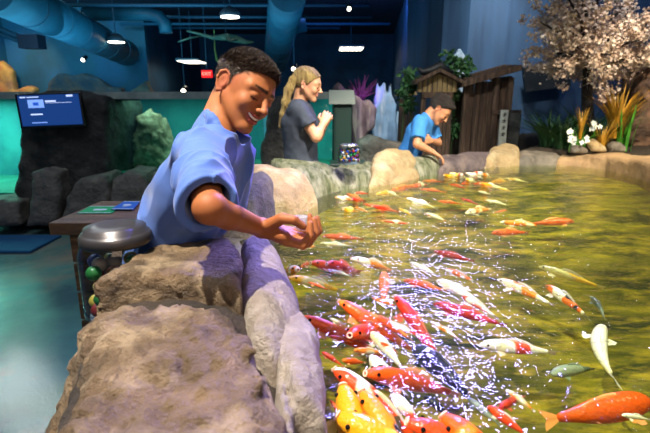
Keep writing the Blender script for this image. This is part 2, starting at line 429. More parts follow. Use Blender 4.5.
for k, (y, x0, x1, Y, lab) in enumerate([(5, 30, 370, 9.6, 'nearest of the thin blue pipes crossing the ceiling'), (17, 100, 372, 11.5, 'second thin blue pipe crossing the ceiling, below the nearest one'), (24, 120, 390, 13.5, 'thin blue pipe crossing the ceiling just above the rectangular panel lamps'), (28, 140, 340, 15.5, 'farthest thin blue pipe crossing the ceiling')]):
    tag(MB().tube([P(x0, y, Y), P(x1, y, Y)], .035, 8).build('ceiling_pipe', pipem, None, True), lab, 'pipe')
t = thing('cable_tray', 'dark blue cable tray with a drop box at the far upper left', 'tray', tuple(P(20, 34, 10)))
MB().tube([P(-12, 24, 10), P(32, 42, 10)], .05, 6).build('rail', pipem, t); MB().tube([P(-12, 30, 10), P(32, 46, 10)], .04, 6).build('rail', pipem, t)
c = P(32, 42, 10.05); MB().box(c-np.array([.2, .15, .13]), c+np.array([.2, .15, .13])).build('box', M('dark_blue_box', '#0b1f33', rough=.6), t)
lampw = M('lamp_glow', '#ffffff', emit='#fff2d8', estr=9)
shade = M('lamp_shade', '#5a6670', rough=.4, metal=.6)
def dome_lamp(px, py, Y, r, label, top=3.9):
    c = P(px, py, Y); t = thing('pendant_lamp', label, 'lamp', tuple(c))
    MB().lathe([(r*.96, -.02), (r, 0), (r*.96, .05), (r*.6, .12), (r*.3, .15)], c, 28).build('lamp_shade', shade, t, True)
    MB().lathe([(r*.88, -.03), (r*.88, -.021)], c, 28).build('diffuser', lampw, t)
    MB().tube([c+np.array([0, 0, .13]), (c[0], c[1], top)], .012, 6).build('rod', pipem, t)
    pl = bpy.data.lights.new('lamp', 'POINT')
    return t
dome_lamp(116, 41, 10.5, .19, 'hanging dome lamp on a rod under the large upper left duct')
dome_lamp(230, 15.5, 9.2, .19, 'round hanging lamp above the hair of the boy in front')
def panel_lamp(px, py, Y, w_, d_, label, top=3.9):
    c = P(px, py, Y); t = thing('panel_lamp', label, 'lamp', tuple(c))
    MB().box(c-np.array([w_/2+.03, d_/2+.03, -.005]), c+np.array([w_/2+.03, d_/2+.03, .06])).build('frame', shade, t)
    MB().box(c-np.array([w_/2, d_/2, .01]), c+np.array([w_/2, d_/2, .004])).build('diffuser', lampw, t)
    MB().tube([c+np.array([0, 0, .05]), (c[0], c[1], top)], .012, 6).build('rod', pipem, t)
panel_lamp(192, 62, 15, .6, 1.0, 'rectangular white ceiling panel lamp left of the red exit sign')
panel_lamp(351, 49, 16.5, .75, 1.0, 'rectangular white ceiling panel lamp right of the ponytailed woman')
def spot_can(px, py, Y, r, label):
    c = P(px, py, Y); t = thing('spotlight', label, 'spotlight', tuple(c))
    MB().tube([c, c+np.array([.02, .16, .1])], [r, r*.8], 12).build('can', steel, t, True)
    MB().ball(c-np.array([0, .01, 0]), r*.75, 10, 6).build('bulb', lampw, t, True)
    MB().tube([c+np.array([.01, .1, .1]), (c[0], c[1]+.1, 3.9)], .01, 6).build('rod', pipem, t)
spot_can(293.5, 69, 11, .06, 'small spotlight hanging from a rod over the ponytailed woman\'s head')
spot_can(83, 60, 13, .06, 'tiny spotlight below the large duct at the upper left')
spot_can(349, 9, 9.5, .05, 'tiny spotlight at the top of the ceiling, centre')
spot_can(183.5, 91, 14, .09, 'small bright spotlight low under the exit sign')
c = P(207, 74, 14); t = thing('exit_sign', 'small red lit exit sign hanging left of the boy\'s head', 'sign', tuple(c))
MB().box(c-np.array([.15, .04, .10]), c+np.array([.15, .04, .10])).build('housing', M('exit_red', '#c01010', emit='#e01818', estr=1.6), t, bevel=.01)
MB().tube([c+np.array([0, 0, .14]), (c[0], c[1], 3.9)], .012, 6).build('rod', pipem, t)
def text(body, size, loc, rot, mat, parent, name='lettering'):
    cu = bpy.data.curves.new(name, 'FONT'); cu.body = body; cu.size = size; cu.align_x = 'CENTER'; cu.align_y = 'CENTER'; cu.extrude = .002
    ob = bpy.data.objects.new(name, cu); COL.objects.link(ob); dg = bpy.context.evaluated_depsgraph_get()
    me = bpy.data.meshes.new_from_object(ob.evaluated_get(dg)); bpy.data.objects.remove(ob)
    me.materials.clear(); me.materials.append(mat)
    M4 = Matrix.Translation(Vector(loc)) @ Matrix.Rotation(rot[2], 4, 'Z') @ Matrix.Rotation(rot[0], 4, 'X')
    me.transform(chain_mat(parent).inverted() @ M4)
    o = bpy.data.objects.new(name, me); COL.objects.link(o); o.parent = parent; return o
text('EXIT', .13, (c[0], c[1]-.045, c[2]), (PI/2, 0, 0), M('exit_letters', '#ff9a80', emit='#ff8a70', estr=2.2), t)
# suspended sea creature model: long pale body, wing fins, whip tail
c = P(218, 37, 8); t = thing('hanging_ray', 'pale green model ray with a long thin tail hanging from the ceiling behind the boy', 'ceiling ornament', tuple(c))
rm = M('ray_green', '#7fae90', '#3f7f74', 6, .6, .2, 20)
A = [P(187, 31, 8), P(200, 34, 8), P(213, 38, 8), P(226, 37, 8), P(236, 39, 8), P(246, 42, 8), P(254, 42, 8)]
MB().tube(A, [.012, .018, .03, .055, .06, .035, .01], 12).build('body', rm, t, True)
MB().tube([P(178, 42, 8), P(190, 38, 8), P(204, 35.5, 8.1)], [.008, .014, .016], 8).build('tail', rm, t, True)
wm = MB()
for s in (-1, 1):
    q = [P(222, 38, 8), P(238, 40, 8), P(232, 38+s*3, 8-s*.7), P(226, 37+s*2, 8-s*.8)]
    wm.add([p+np.array([0, 0, .01]) for p in q]+[p-np.array([0, 0, .01]) for p in q], [(0, 1, 2, 3), (7, 6, 5, 4), (0, 4, 5, 1), (1, 5, 6, 2), (2, 6, 7, 3), (3, 7, 4, 0)])
wm.build('wing_fins', rm, t); MB().tube([P(226, 36, 8), (P(226, 36, 8)[0], 8, 3.9)], .006, 5).build('wire', pipem, t)
c = P(215, 62, 8.2); t = thing('hanging_kelp', 'thin curved green kelp strand hanging behind the boy\'s ear', 'ceiling ornament', tuple(c))
MB().tube([P(214, 30, 8.2), P(215, 50, 8.2), P(217, 60, 8.2), P(222, 66, 8.2)], [.006, .012, .02, .008], 8).build('strand', M('kelp_green', '#6f9a50', rough=.6), t, True)

# ------------------------------------------------------------------ aquarium along the left
teal = M('tank_backdrop', '#2a8694', '#1c6678', 1.2, .8, c3='#3a9ca4', s3=1)  # haze of the tank water is put into backdrop and glass colour
YG = 5.3
def tank(x0, x1, zb, zt, label, depth=1.3, YG=YG):
    t = thing('fish_tank', label, 'aquarium', (x0, YG, 0))
    MB().box((x0, YG+depth, zb-.05), (x1, YG+depth+.06, zt)).build('backdrop', teal, t)
    MB().box((x0, YG, zb-.1), (x1, YG+depth, zb-.04)).build('tank_bottom', M('tank_sand', '#2f8f80', '#1f6f68', 3, .8), t)
    MB().box((x0, YG, zb-.04), (x1, YG+.03, zt)).build('glass', pane_mat('tank_glass', '#bfeee0'), t)
    MB().box((x0, YG-.02, zt), (x1, YG+.09, zt+.075)).build('top_frame', M('frame_grey', '#7f8a86', '#5f6c6c', 6, .5), t)
    MB().box((x0, YG+.03, 0), (x1, YG+depth, zb-.1)).build('plinth', rockD, t)
    return t
xl = P(16, 150, YG)[0]; xr = P(263, 120, YG)[0]
tank(-5.2, xl+.3, .40, 1.41, 'bright teal glass fish tank at the far left edge, left of the screen pillar')
tank(xl+.95, xr, .63, 1.41, 'long teal glass fish tank between the screen pillar and the boy in front')
tank(xr+.35, P(334, 120, YG)[0], .63, 1.41, 'narrow teal tank section visible behind the ponytailed woman\'s hands')
# mottled coral mass standing in the tank
pm = [P(a, b, 5.9) for a, b in [(126, 172), (127, 150), (131, 128), (138, 112), (150, 106), (163, 112), (171, 128), (176, 150), (178, 172)]]
poly = np.array(pm)[:, [0, 2]]
def fn(Q):
    d2 = sdpoly(Q[:, 0], Q[:, 2], poly); d = smax(d2+.05, np.abs(Q[:, 1]-5.9)-.22, .18)
    return d+.05*np.abs(fbm(Q, 6, 2, 2))+.02*fbm(Q, 22, 2, 5)-.02
V, Fc = sdf_mesh(fn, (poly[:, 0].min()-.1, 5.5, poly[:, 1].min()), (poly[:, 0].max()+.1, 6.3, poly[:, 1].max()+.1), .02, pad=.1)
tag(mesh_obj('coral_rock', V, Fc, M('tank_coral', '#d0a088', '#806650', 10, .8, .8, 30, c3='#e8c0a8', s3=7)), 'bumpy brown and green coral mass standing inside the long teal tank', 'coral')

# rock pillar with the screen
def prock(name, pix, Y, depth, mat, label, h=.02, amp=.03, nsc=4, rnd=.09, seed=0, group=None):
    """rock whose outline facing the room is given at depth Y; it reaches 'depth' back"""
    pts = np.array([P(a, b, Y) for a, b in pix]); poly = pts[:, [0, 2]]; poly[:, 1] = np.maximum(poly[:, 1], 0.0)
    def fn(Q):
        d2 = sdpoly(Q[:, 0], Q[:, 2], poly); d = smax(d2+rnd*.25, np.abs(Q[:, 1]-Y-depth/2)-depth/2, rnd); d = smax(d, -Q[:, 2], .01)
        return d+amp*fbm(Q, nsc, 3, seed)+amp*.25*fbm(Q, nsc*5, 2, seed+3)
    V, Fc = sdf_mesh(fn, (poly[:, 0].min()-.1, Y-.12, max(poly[:, 1].min()-.1, -.03)), (poly[:, 0].max()+.1, Y+depth+.12, poly[:, 1].max()+.1), h, pad=amp*2)
    return tag(mesh_obj(name, V, Fc, mat), label, 'rock', group)
prock('rock_pillar', [(15, 240), (16, 96), (28, 92), (50, 88), (75, 93), (104, 95), (109, 110), (110, 165), (108, 240)], 5.0, 1.0, rockD, 'tall dark rock pillar carrying the blue screen', seed=1)
prock('rock_pillar', [(262, 240), (259, 150), (263, 112), (272, 96), (286, 92), (300, 98), (308, 120), (310, 240)], 4.9, .6, rockD, 'dark rock pillar between the boy in front and the ponytailed woman', seed=2)
for i, (pix, lab) in enumerate([([(-30, 228), (-30, 203), (-5, 198), (18, 200), (22, 228)], 'low dark stone under the left end of the tank'),
        ([(24, 228), (28, 172), (40, 166), (58, 170), (62, 200), (52, 228)], 'upright grey stone at the foot of the screen pillar, left side'),
        ([(52, 230), (64, 196), (78, 178), (104, 174), (110, 196), (106, 230)], 'wide grey stone at the foot of the screen pillar, right side'),
        ([(104, 230), (108, 178), (122, 170), (142, 172), (150, 190), (150, 230)], 'grey stone under the long tank, just right of the screen pillar'),
        ([(146, 235), (150, 172), (180, 170), (215, 171), (262, 170), (262, 235)], 'long dark stone ledge under the teal tank behind the boy in front')]):
    prock('ledge_rock', pix, 4.75, .5, rockL, lab, seed=10+i, amp=.025, rnd=.07)
# wall screen
c = P(51, 110.5, 4.86); R = np.array(Matrix.Rotation(math.radians(6), 3, 'Z') @ Matrix.Rotation(math.radians(-2), 3, 'Y'))*.88
t = thing('wall_screen', 'blue lit information screen mounted on the dark rock pillar', 'screen', tuple(c))
sw, sh = .355, .195
MB().box((-sw, -.02, -sh), (sw, .05, sh), R, c).build('housing', M('black_plastic', '#0a0b0d', rough=.35), t, bevel=.006)
MB().box((-.05, .04, -.05), (.05, .2, .05), R, c).build('wall_bracket', steel, t)
MB().box((-sw+.03, -.024, -sh+.03), (sw-.02, -.021, sh-.02), R, c).build('display', M('screen_blue', '#0c2458', rough=.2, emit='#1d4488', estr=.75), t)
wt = M('screen_white', '#c8d8ff', emit='#c8d8ff', estr=1.0); lb = M('screen_light_blue', '#7ba0f0', emit='#7fa4f4', estr=.95)
s_ = MB(); s_.box((-.225, -.027, .035), (-.055, -.025, .125), R, c); s_.build('picture_tile', lb, t)
s_ = MB(); s_.box((-.17, -.029, .06), (-.11, -.0275, .095), R, c); s_.build('tile_icon', M('screen_mid_blue', '#1f50b8', emit='#2458c0', estr=.8), t)
s_ = MB(); s_.box((-.3, -.027, .148), (-.24, -.025, .16), R, c); s_.box((-.225, -.027, .149), (-.1, -.025, .158), R, c); s_.box((.2, -.027, .148), (.27, -.025, .168), R, c)
s_.box((-.035, -.027, .095), (.08, -.025, .112), R, c); s_.box((-.035, -.027, .083), (.25, -.025, .087), R, c)
s_.box((-.215, -.027, -.045), (-.085, -.025, -.03), R, c); s_.build('caption_text', wt, t)
s_ = MB(); s_.box((-.215, -.027, -.135), (-.05, -.025, -.125), R, c); s_.build('footer_text', lb, t)
# blue carpet step
tag(MB().box((-5.2, 4.2, 0), (P(52, 225, 4.6)[0], 4.74, .03)).build('step_mat', M('blue_carpet', '#0d4c78', rough=.95, bump=.3, bscale=200), bevel=.01), 'flat dark blue mat on the floor in front of the left tank', 'mat')

# green booth and things beyond the woman
t = thing('display_booth', 'dark green box booth with a sloping pale lid, right of the ponytailed woman', 'booth', tuple(P(343, 160, 5.0)*np.array([1, 1, 0])))
a = P(334, 100, 4.9); b = P(352, 98, 4.9)
MB().box((a[0], 4.9, 0), (b[0], 5.25, 1.36)).build('cabinet', M('booth_green', '#0f3a30', '#0a2822', 4, .6), t, bevel=.01)
MB().prism([(4.85, 1.36), (5.3, 1.36), (5.3, 1.42), (5.08, 1.50), (4.85, 1.40)], 0, a[0]-.05, b[0]+.03).build('lid', M('booth_lid', '#8b948c', rough=.6), t)
MB().box((a[0]+.02, 4.885, .7), (b[0]-.02, 4.9, 1.30)).build('door', M('booth_door', '#0c3029', rough=.5), t)
tag(MB().box(P(330, 158, 4.55)*np.array([1, 1, 0]), (P(366, 158, 4.7)[0], 4.85, .80)).build('counter', M('counter_dark', '#0d2420', rough=.5), bevel=.01), 'low dark counter behind the jar on the pond wall', 'counter')

shell = M('coral_shell', '#a88a90', '#6f5a66', 5, .7, .7, 20, c3='#c2a79a', s3=4, stretch=(3, 1, .6))
def fluted(name, pix, Y, th, mat, label, cat, fl=22, amp=.04, seed=0):
    pts = np.array([P(a, b, Y) for a, b in pix]); poly = pts[:, [0, 2]]; cx = poly[:, 0].mean(); zb = poly[:, 1].min()-.5
    def fn(Q):
        d2 = sdpoly(Q[:, 0], Q[:, 2], poly); an = np.arctan2(Q[:, 0]-cx, Q[:, 2]-zb)
        d = smax(d2+.02, np.abs(Q[:, 1]-Y-.03*np.sin(an*fl*2))-th/2, .06)
        return d+amp*np.sin(an*fl*2)*.5+amp*.5*fbm(Q, 6, 2, seed)
    V, Fc = sdf_mesh(fn, (poly[:, 0].min()-.15, Y-th/2-.15, poly[:, 1].min()-.1), (poly[:, 0].max()+.15, Y+th/2+.15, poly[:, 1].max()+.15), .025, pad=.12)
    return tag(mesh_obj(name, V, Fc, mat), label, cat)
fluted('giant_coral', [(354, 196), (349, 100), (356, 95), (362, 100), (370, 96), (375, 108), (373, 125), (366, 140), (362, 196)], 7.0, .5, shell, 'large fluted pink-grey coral shell right of the green booth', 'coral')
fluted('giant_coral', [(330, 183), (331, 86), (338, 82), (345, 88), (352, 86), (356, 98), (356, 120), (350, 183)], 8.2, .5, M('coral_brown', '#5f4a4c', '#3c3038', 5, .8, .6, 20), 'brown branching coral mound behind the lid of the green booth', 'coral', seed=3)
icem = M('ice_blue', '#9fc0d8', '#5f86a8', 3, .7, .4, 14, c3='#c5d5de', s3=3, stretch=(3, 1, .5))
relief('ice_spires', [(372, 183), (372, 110), (374, 95), (377, 80), (379, 88), (382, 84), (384, 80), (387, 92), (390, 82), (393, 96), (396, 105), (397, 183)], 8.0, .3, icem, 'pale blue painted ice spires behind the wooden hut', 'set piece', h=.03, amp=.02)
relief('painted_castle', [(394, 183), (394, 118), (396, 112), (397, 103), (399, 112), (401, 100), (403, 110), (405, 106), (407, 118), (408, 183)], 8.1, .2, M('castle_white', '#b5cbd6', '#8aa8bb', 4, .7, .3, 14), 'small white spired set piece right of the ice spires', 'set piece', h=.03, amp=.01)
relief('painted_peak', [(452, 183), (453, 56), (456, 52), (459, 46), (462, 50), (466, 56), (467, 183)], 7.35, .1, M('peak_pale', '#a9b6bd', '#7f92a0', 4, .7), 'small pale peaked ornament on the wall above the dark bamboo', 'set piece', h=.03, amp=.01, rnd=.03)
relief('low_rocks', [(356, 203), (358, 140), (370, 135), (386, 138), (398, 142), (410, 140), (416, 203)], 6.2, .5, rockL, 'low grey rocks in front of the ice spires', 'rock', h=.03, amp=.03, rnd=.1)
# branching red coral lit violet
t = MB(); rnd = random.Random(5)
base = P(362, 100, 8.4)
for k in range(40):
    an = rnd.uniform(-.9, .9); L_ = rnd.uniform(.12, .45); p = base.copy(); pts = [p]
    for q in range(4):
        p = p+np.array([math.sin(an)*L_/4, rnd.uniform(-.04, .04), math.cos(an)*L_/4]); an += rnd.uniform(-.3, .3); pts.append(p)
    t.tube(pts, [.016, .012, .008, .006, .003], 6)
tag(t.build('fan_coral', M('fan_coral_red', '#5a2448', rough=.8), None, True), 'red branching fan coral glowing in violet light on the back wall', 'coral')

# ------------------------------------------------------------------ huts
wood = M('weathered_wood', '#5a4436', '#2f241d', 3, .8, .6, 40, c3='#6f5a48', s3=4, stretch=(9, 9, .6))
woodt = M('roof_tan_wood', '#a08a5c', '#6f5a3a', 3, .8, .5, 40, stretch=(9, 9, .6))
def planks(x0, x1, y, z0, z1, n, mat, parent, th=.03, name='plank_wall', gap=.008, jit=.02, seed=0):
    r = random.Random(seed); m = MB(); w_ = (x1-x0)/n
    for i in range(n):
        m.box((x0+i*w_+gap/2, y-th+r.uniform(-.008, .008), z0), (x0+(i+1)*w_-gap/2, y, z1+r.uniform(-jit, jit)))
    return m.build(name, mat, parent, bevel=.004)
YS = 5.9
a = P(463, 100, YS)[0]; b = P(512, 100, YS)[0]
t = thing('wooden_shed', 'weathered brown plank shed with a sloping roof board, behind the purplish wall rock', 'shed', (a, YS, 0))
planks(a+.06, b-.06, YS+.06, 0, 1.62, 6, wood, t)
for x in (a, a+.36, b-.07): MB().box((x, YS-.02, 0), (x+.07, YS+.05, 1.66)).build('post', wood, t, bevel=.005)
MB().box((a+.36, YS-.03, 1.22), (b, YS+.02, 1.28)).build('rail', wood, t, bevel=.005)
p0 = P(458, 88, YS); p1 = P(518, 71, YS)
dx = p1-p0; m = MB(); 
for k in range(4):
    m.add([p0+np.array([0, -.12+k*.17, .0+k*.012]), p1+np.array([0, -.12+k*.17, k*.012]), p1+np.array([0, .045+k*.17, k*.012]), p0+np.array([0, .045+k*.17, k*.012])]+[q+np.array([0, 0, .07]) for q in (p0+np.array([0, -.12+k*.17, .0+k*.012]), p1+np.array([0, -.12+k*.17, k*.012]), p1+np.array([0, .045+k*.17, k*.012]), p0+np.array([0, .045+k*.17, k*.012]))],
          [(3, 2, 1, 0), (4, 5, 6, 7), (0, 1, 5, 4), (1, 2, 6, 5), (2, 3, 7, 6), (3, 0, 4, 7)])
m.build('roof_boards', wood, t, bevel=.006)
MB().box((b-.05, YS+.05, 0), (b, YS+.7, 1.68)).build('side_wall', wood, t, bevel=.004)
MB().box((a+.02, YS+.62, 0), (b-.05, YS+.68, 1.5)).build('back_wall', wood, t, bevel=.004)
# small hut
YH = 5.75; a = P(421, 100, YH)[0]; b = P(452, 100, YH)[0]; cx = (a+b)/2
t = thing('small_hut', 'small wooden hut with a tan striped gable behind the boy in the bright blue shirt', 'hut', (cx, YH, 0))
planks(a+.03, b-.03, YH+.04, 0, 1.28, 5, wood, t, seed=3)
zg = P(430, 92, YH)[2]; zt_ = P(436, 74, YH)[2]; zs = P(424, 82, YH)[2]
m = MB(); n = 8
for i in range(n):
    x0 = a-.05+(b-a+.1)*i/n; x1 = a-.05+(b-a+.1)*(i+1)/n-.012
    def top(x): return zs+(zt_-zs)*max(0, 1-abs(x-(cx-.0))/((b-a)/2+.05))
    m.add([(x0, YH-.03, zg), (x1, YH-.03, zg), (x1, YH-.03, top(x1)), (x0, YH-.03, top(x0)), (x0, YH, zg), (x1, YH, zg), (x1, YH, top(x1)), (x0, YH, top(x0))], [(0, 1, 2, 3), (7, 6, 5, 4), (0, 4, 5, 1), (1, 5, 6, 2), (2, 6, 7, 3), (3, 7, 4, 0)])
m.build('gable_boards', woodt, t)
MB().box((a, YH-.05, zg-.07), (b, YH+.05, zg)).build('beam', wood, t, bevel=.005)
rp = [P(418, 68, YH), P(422, 72, YH), P(430, 71, YH), P(440, 66, YH), P(452, 74, YH)]
MB().tube(rp, [.02, .035, .05, .06, .03], 8).build('curved_ridge', M('dark_roof', '#101418', rough=.6), t, True)
m = MB()
for s in (-1, 1):
    e = cx+s*((b-a)/2+.1)
    m.add([(cx, YH-.12, zt_+.02), (e, YH-.12, zs-.03), (e, YH+.6, zs-.03), (cx, YH+.6, zt_+.02), (cx, YH-.12, zt_+.06), (e, YH-.12, zs+.01), (e, YH+.6, zs+.01), (cx, YH+.6, zt_+.06)], [(0, 1, 2, 3), (7, 6, 5, 4), (0, 4, 5, 1), (1, 5, 6, 2), (2, 6, 7, 3), (3, 7, 4, 0)])
m.build('roof', wood, t)
for x in (a, b-.05): MB().box((x, YH-.03, 0), (x+.05, YH+.03, zg)).build('post', wood, t, bevel=.004)
YH2 = 6.9; a = P(399, 100, YH2)[0]; b = P(413, 100, YH2)[0]
t = thing('small_hut', 'narrow wooden hut with a pointed tan roof, farthest left of the wooden huts', 'hut', (a, YH2, 0))
planks(a, b, YH2, 0, 1.42, 3, wood, t, seed=4)
q = [P(397, 96, YH2), P(413, 87, YH2), P(416, 95, YH2)]
m = MB(); m.add([v_-np.array([0, .1, 0]) for v_ in q]+[v_+np.array([0, .3, 0]) for v_ in q], [(0, 2, 1), (3, 4, 5), (0, 1, 4, 3), (1, 2, 5, 4), (2, 0, 3, 5)]); m.build('roof', woodt, t)
for x in (a, b-.04): MB().box((x, YH2-.05, 0), (x+.04, YH2, 1.42)).build('post', wood, t)
# notice boards beside the shed
c = P(503.5, 127, 5.6); t = thing('sign_board', 'narrow white upright sign board with dark strokes leaning beside the shed', 'sign', (c[0], 5.6, 0))
MB().box((c[0]-.045, 5.6, .5), (c[0]+.045, 5.63, P(503, 110, 5.6)[2])).build('board', M('sign_white', '#9aa09c', rough=.6), t, bevel=.004)
MB().box((c[0]-.015, 5.63, 0), (c[0]+.015, 5.66, 1.0)).build('stake', wood, t)
for k in range(4):
    m = MB()
    z = P(503, 114, 5.6)[2]-k*.075
    m.box((c[0]-.022, 5.594, z-.004), (c[0]+.022, 5.599, z+.004)); m.box((c[0]-.004, 5.594, z-.025), (c[0]+.004, 5.599, z+.02)); m.box((c[0]-.02, 5.594, z-.025), (c[0]+.01, 5.599, z-.019))
    m.build('painted_character', M('ink', '#1a1c1f', rough=.7), t)
c = P(514, 127, 5.7); t = thing('sign_board', 'dark framed notice board right of the narrow white sign', 'sign', (c[0], 5.7, 0))
MB().box((c[0]-.075, 5.7, .45), (c[0]+.075, 5.73, P(514, 110, 5.7)[2])).build('frame', M('frame_dark', '#1d1a18', rough=.6), t, bevel=.004)
MB().box((c[0]-.06, 5.695, .6), (c[0]+.06, 5.7, P(514, 113, 5.7)[2])).build('panel', M('panel_grey', '#3a3d40', '#24282c', 8, .5), t)
MB().box((c[0]-.02, 5.73, 0), (c[0]+.02, 5.76, .5)).build('leg', wood, t)
q = [P(523, 67, 7.05), P(571, 61, 6.95), P(571, 86, 6.95), P(526, 92, 7.05)]
t = thing('dark_panel', 'black rectangular panel hung on the blue wall left of the blossom tree', 'panel', tuple(q[0]))
m = MB(); m.add([*q]+[v_+np.array([0, .06, 0]) for v_ in q], [(3, 2, 1, 0), (4, 5, 6, 7), (0, 1, 5, 4), (1, 2, 6, 5), (2, 3, 7, 6), (3, 0, 4, 7)]); m.build('casing', M('panel_black', '#0a1216', rough=.5), t)
m = MB()
for x in (540, 560): m.tube([P(x, 77, 7.05), P(x, 77, 7.4)], .03, 8)
m.build('wall_bracket', steel, t)
def leafcloud(name, parent, clusters, mat, n, size, seed=0, droop=.3, aspect=.28):
    r = np.random.RandomState(seed); V = []; Fc = []
    for (c, rad), cnt in zip(clusters, [n]*len(clusters)):
        for k in range(cnt):
            d = r.normal(size=3); d /= np.linalg.norm(d); p = np.array(c)+d*np.array(rad)*r.rand()**.5
            a = r.normal(size=3); a[2] -= droop; a /= np.linalg.norm(a); b = np.cross(a, r.normal(size=3)); b /= np.linalg.norm(b)
            s = size*(.6+.8*r.rand()); i = len(V); nn = np.cross(a, b)*s*.12
            V += [p, p+a*s*.5+b*s*aspect+nn, p+a*s, p+a*s*.5-b*s*aspect+nn]; Fc.append((i, i+1, i+2, i+3))
    return mesh_obj(name, V, Fc, mat, parent, False, world=True)
bam = M('bamboo_leaf', '#3f7040', '#234a2a', 8, .6, c3='#47713a', s3=6)
for i, (cl_, st, lab) in enumerate([([((407, 76), .16), ((404, 92), .14), ((411, 84), .15), ((409, 104), .12)], [(404, 68), (412, 66)], 'tall leafy bamboo plant left of the small hut\'s gable'),
        ([((449, 62), .2), ((443, 76), .15), ((455, 72), .2), ((452, 92), .14), ((447, 110), .13), ((455, 128), .13), ((466, 66), .16)], [(446, 60), (455, 56), (468, 62)], 'tall dark bamboo plant between the small hut and the plank shed')]):
    Yb = 6.05; q = P(cl_[0][0][0], 100, Yb)
    t = thing('bamboo_plant', lab, 'plant', (q[0], Yb, 0))
    m = MB()
    for sx, sy in st: m.tube([(P(sx, 100, Yb)[0]-.03, Yb+.05, 0), P(sx, 110, Yb+.05), P(sx, sy, Yb)], [.014, .012, .005], 6)
    m.build('stems', M('bamboo_stem', '#3d4a2a', rough=.5), t, True)
    leafcloud('leaves', t, [(P(x, y, Yb), (r_*.62, .10, r_*.75)) for (x, y), r_ in cl_], bam, 70, .085, seed=i)

# ------------------------------------------------------------------ stones of the pond wall
def Wp(lst, z): return [tuple(W(a, b, z)[:2]) for a, b in lst]
# foreground boulder
polyA = Wp([(92, 330), (112, 320), (140, 315), (188, 311), (222, 322), (246, 350), (268, 392), (284, 433)], .97)+[(.0, .42), (-.10, .34), (-.34, .34)]+Wp([(74, 433), (88, 390), (92, 360)], .97)
rock('foreground_boulder', 'large rough brown boulder filling the bottom left of the photo, nearest on the pond wall', polyA, 0, lambda X, Y: 1.0-.25*np.clip(X+.12, 0, 1)-.06*np.clip(-X-.38, 0, 1)+.0*Y,
     rockA, h=.0075, rnd=.05, amp=.012, nsc=9, flare=lambda X, Y: .18+.75*np.clip((-X-.30)/.15, 0, 1), seed=1, fine=.010)
polyB = Wp([(94, 295), (124, 278), (154, 256), (188, 246), (230, 242), (242, 262), (240, 298), (190, 290), (140, 291)], .99)
rock('slab_stone', 'flat-topped brown stone just behind the foreground boulder, beside the jar', polyB, .3, lambda X, Y: 1.03+0*X-.05*(Y-1.1), rockA, h=.008, rnd=.035, amp=.007, nsc=9, flare=.12, seed=2, fine=.004)
polyC = Wp([(247, 308), (247, 275), (243, 250), (264, 238), (280, 250), (293, 280), (299, 312), (288, 340), (272, 352), (256, 340)], .96)
rock('sloping_stone', 'pale smooth stone sloping down to the water under the boy\'s forearm', polyC, .3, lambda X, Y: 1.01-.50*np.clip(X+.21, 0, 1)-.06*(Y-1.2), rockC, h=.008, rnd=.05, amp=.009, nsc=6, flare=.30, seed=3, fine=.003)
polyD = Wp([(270, 366), (280, 352), (300, 330), (315, 345), (322, 390), (322, 440), (296, 440), (284, 405)], .87)+[(-.03, .5)]
rock('water_edge_stone', 'pale grey stone standing in the water at the right foot of the foreground boulder', polyD, .3, lambda X, Y: .95-.4*np.clip(X+.05, 0, 1), rockC, h=.008, rnd=.045, amp=.009, nsc=7, flare=.12, seed=4, fine=.004)
core = [(-.50, .92), (-.47, 1.28), (-.32, 1.34), (-.22, 1.38), (-.14, 1.2), (-.10, 1.0), (-.07, .8), (-.06, .5), (-.12, .38), (-.33, .38), (-.40, .6), (-.46, .8)]
tag(rock('wall_core', '', core, 0, lambda X, Y: .962-.5*np.clip(X+.22, 0, 1)+0*Y, M('mortar', '#4a3f36', '#2a231e', 8, .9, 1, 50), h=.012, rnd=.04, amp=.006, flare=.1, seed=8), kind='structure')
# ledge joining under the boy, carrying the jar
polyE = [(-.62, 1.08), (-.57, 1.03), (-.44, 1.0), (-.30, 1.28), (-.34, 1.33), (-.58, 1.30), (-.62, 1.27)]
rock('ledge_stone', 'dark low stone under the near glass jar, between the slab stone and the wooden table', polyE, 0, .855, rockL, h=.015, rnd=.04, amp=.006, flare=.05, seed=5)
def shore(name, label, front, back, ztop, mat, h=.018, rnd=.09, amp=.014, nsc=5, seed=0, flare=.06, dome=.0, z0=.56, depth=.36):
    F_ = Wp(front, ZW); fx = [p[0] for p in front]; Bk = []
    for (bx, by) in back:
        yf = np.interp(bx, fx, [p[1] for p in F_]); Bk.append(P(bx, by, yf+depth))
    poly = F_+[tuple(p[:2]) for p in Bk][::-1]; Bk = np.array(Bk)
    def ztop(X, Y):
        w_ = 1/(((X[:, None]-Bk[None, :, 0])**2+.3*(Y[:, None]-Bk[None, :, 1])**2)+.003); zz = (w_*Bk[None, :, 2]).sum(1)/w_.sum(1)
        yf = np.interp(X, [p[0] for p in F_], [p[1] for p in F_]); return ZW+.04+(zz-ZW-.04)*np.clip((Y-yf)/(depth*.62), 0, 1)**.55
    return rock(name, label, poly, z0, ztop, mat, h, rnd, amp, nsc, flare, seed, .004, dome=dome)
shore('pond_rock', 'grey lumpy rock right behind the boy\'s outstretched forearm', [(216, 236), (255, 240), (277, 226)], [(226, 172), (252, 166), (272, 178)], .96, rockG, seed=11, amp=.018, rnd=.07, depth=.42)
shore('pond_rock', 'tan smooth boulder directly above the boy\'s cupped hand', [(262, 219), (290, 217), (317, 206)], [(236, 166), (262, 160), (290, 165), (308, 184)], .97, rockB, seed=12, rnd=.07, amp=.01, depth=.45)
shore('pond_rock', 'low grey-green rock between the tan boulder by the hand and the long mossy rock', [(300, 203), (326, 195)], [(268, 158), (334, 163)], .95, rockM, seed=18, rnd=.06)
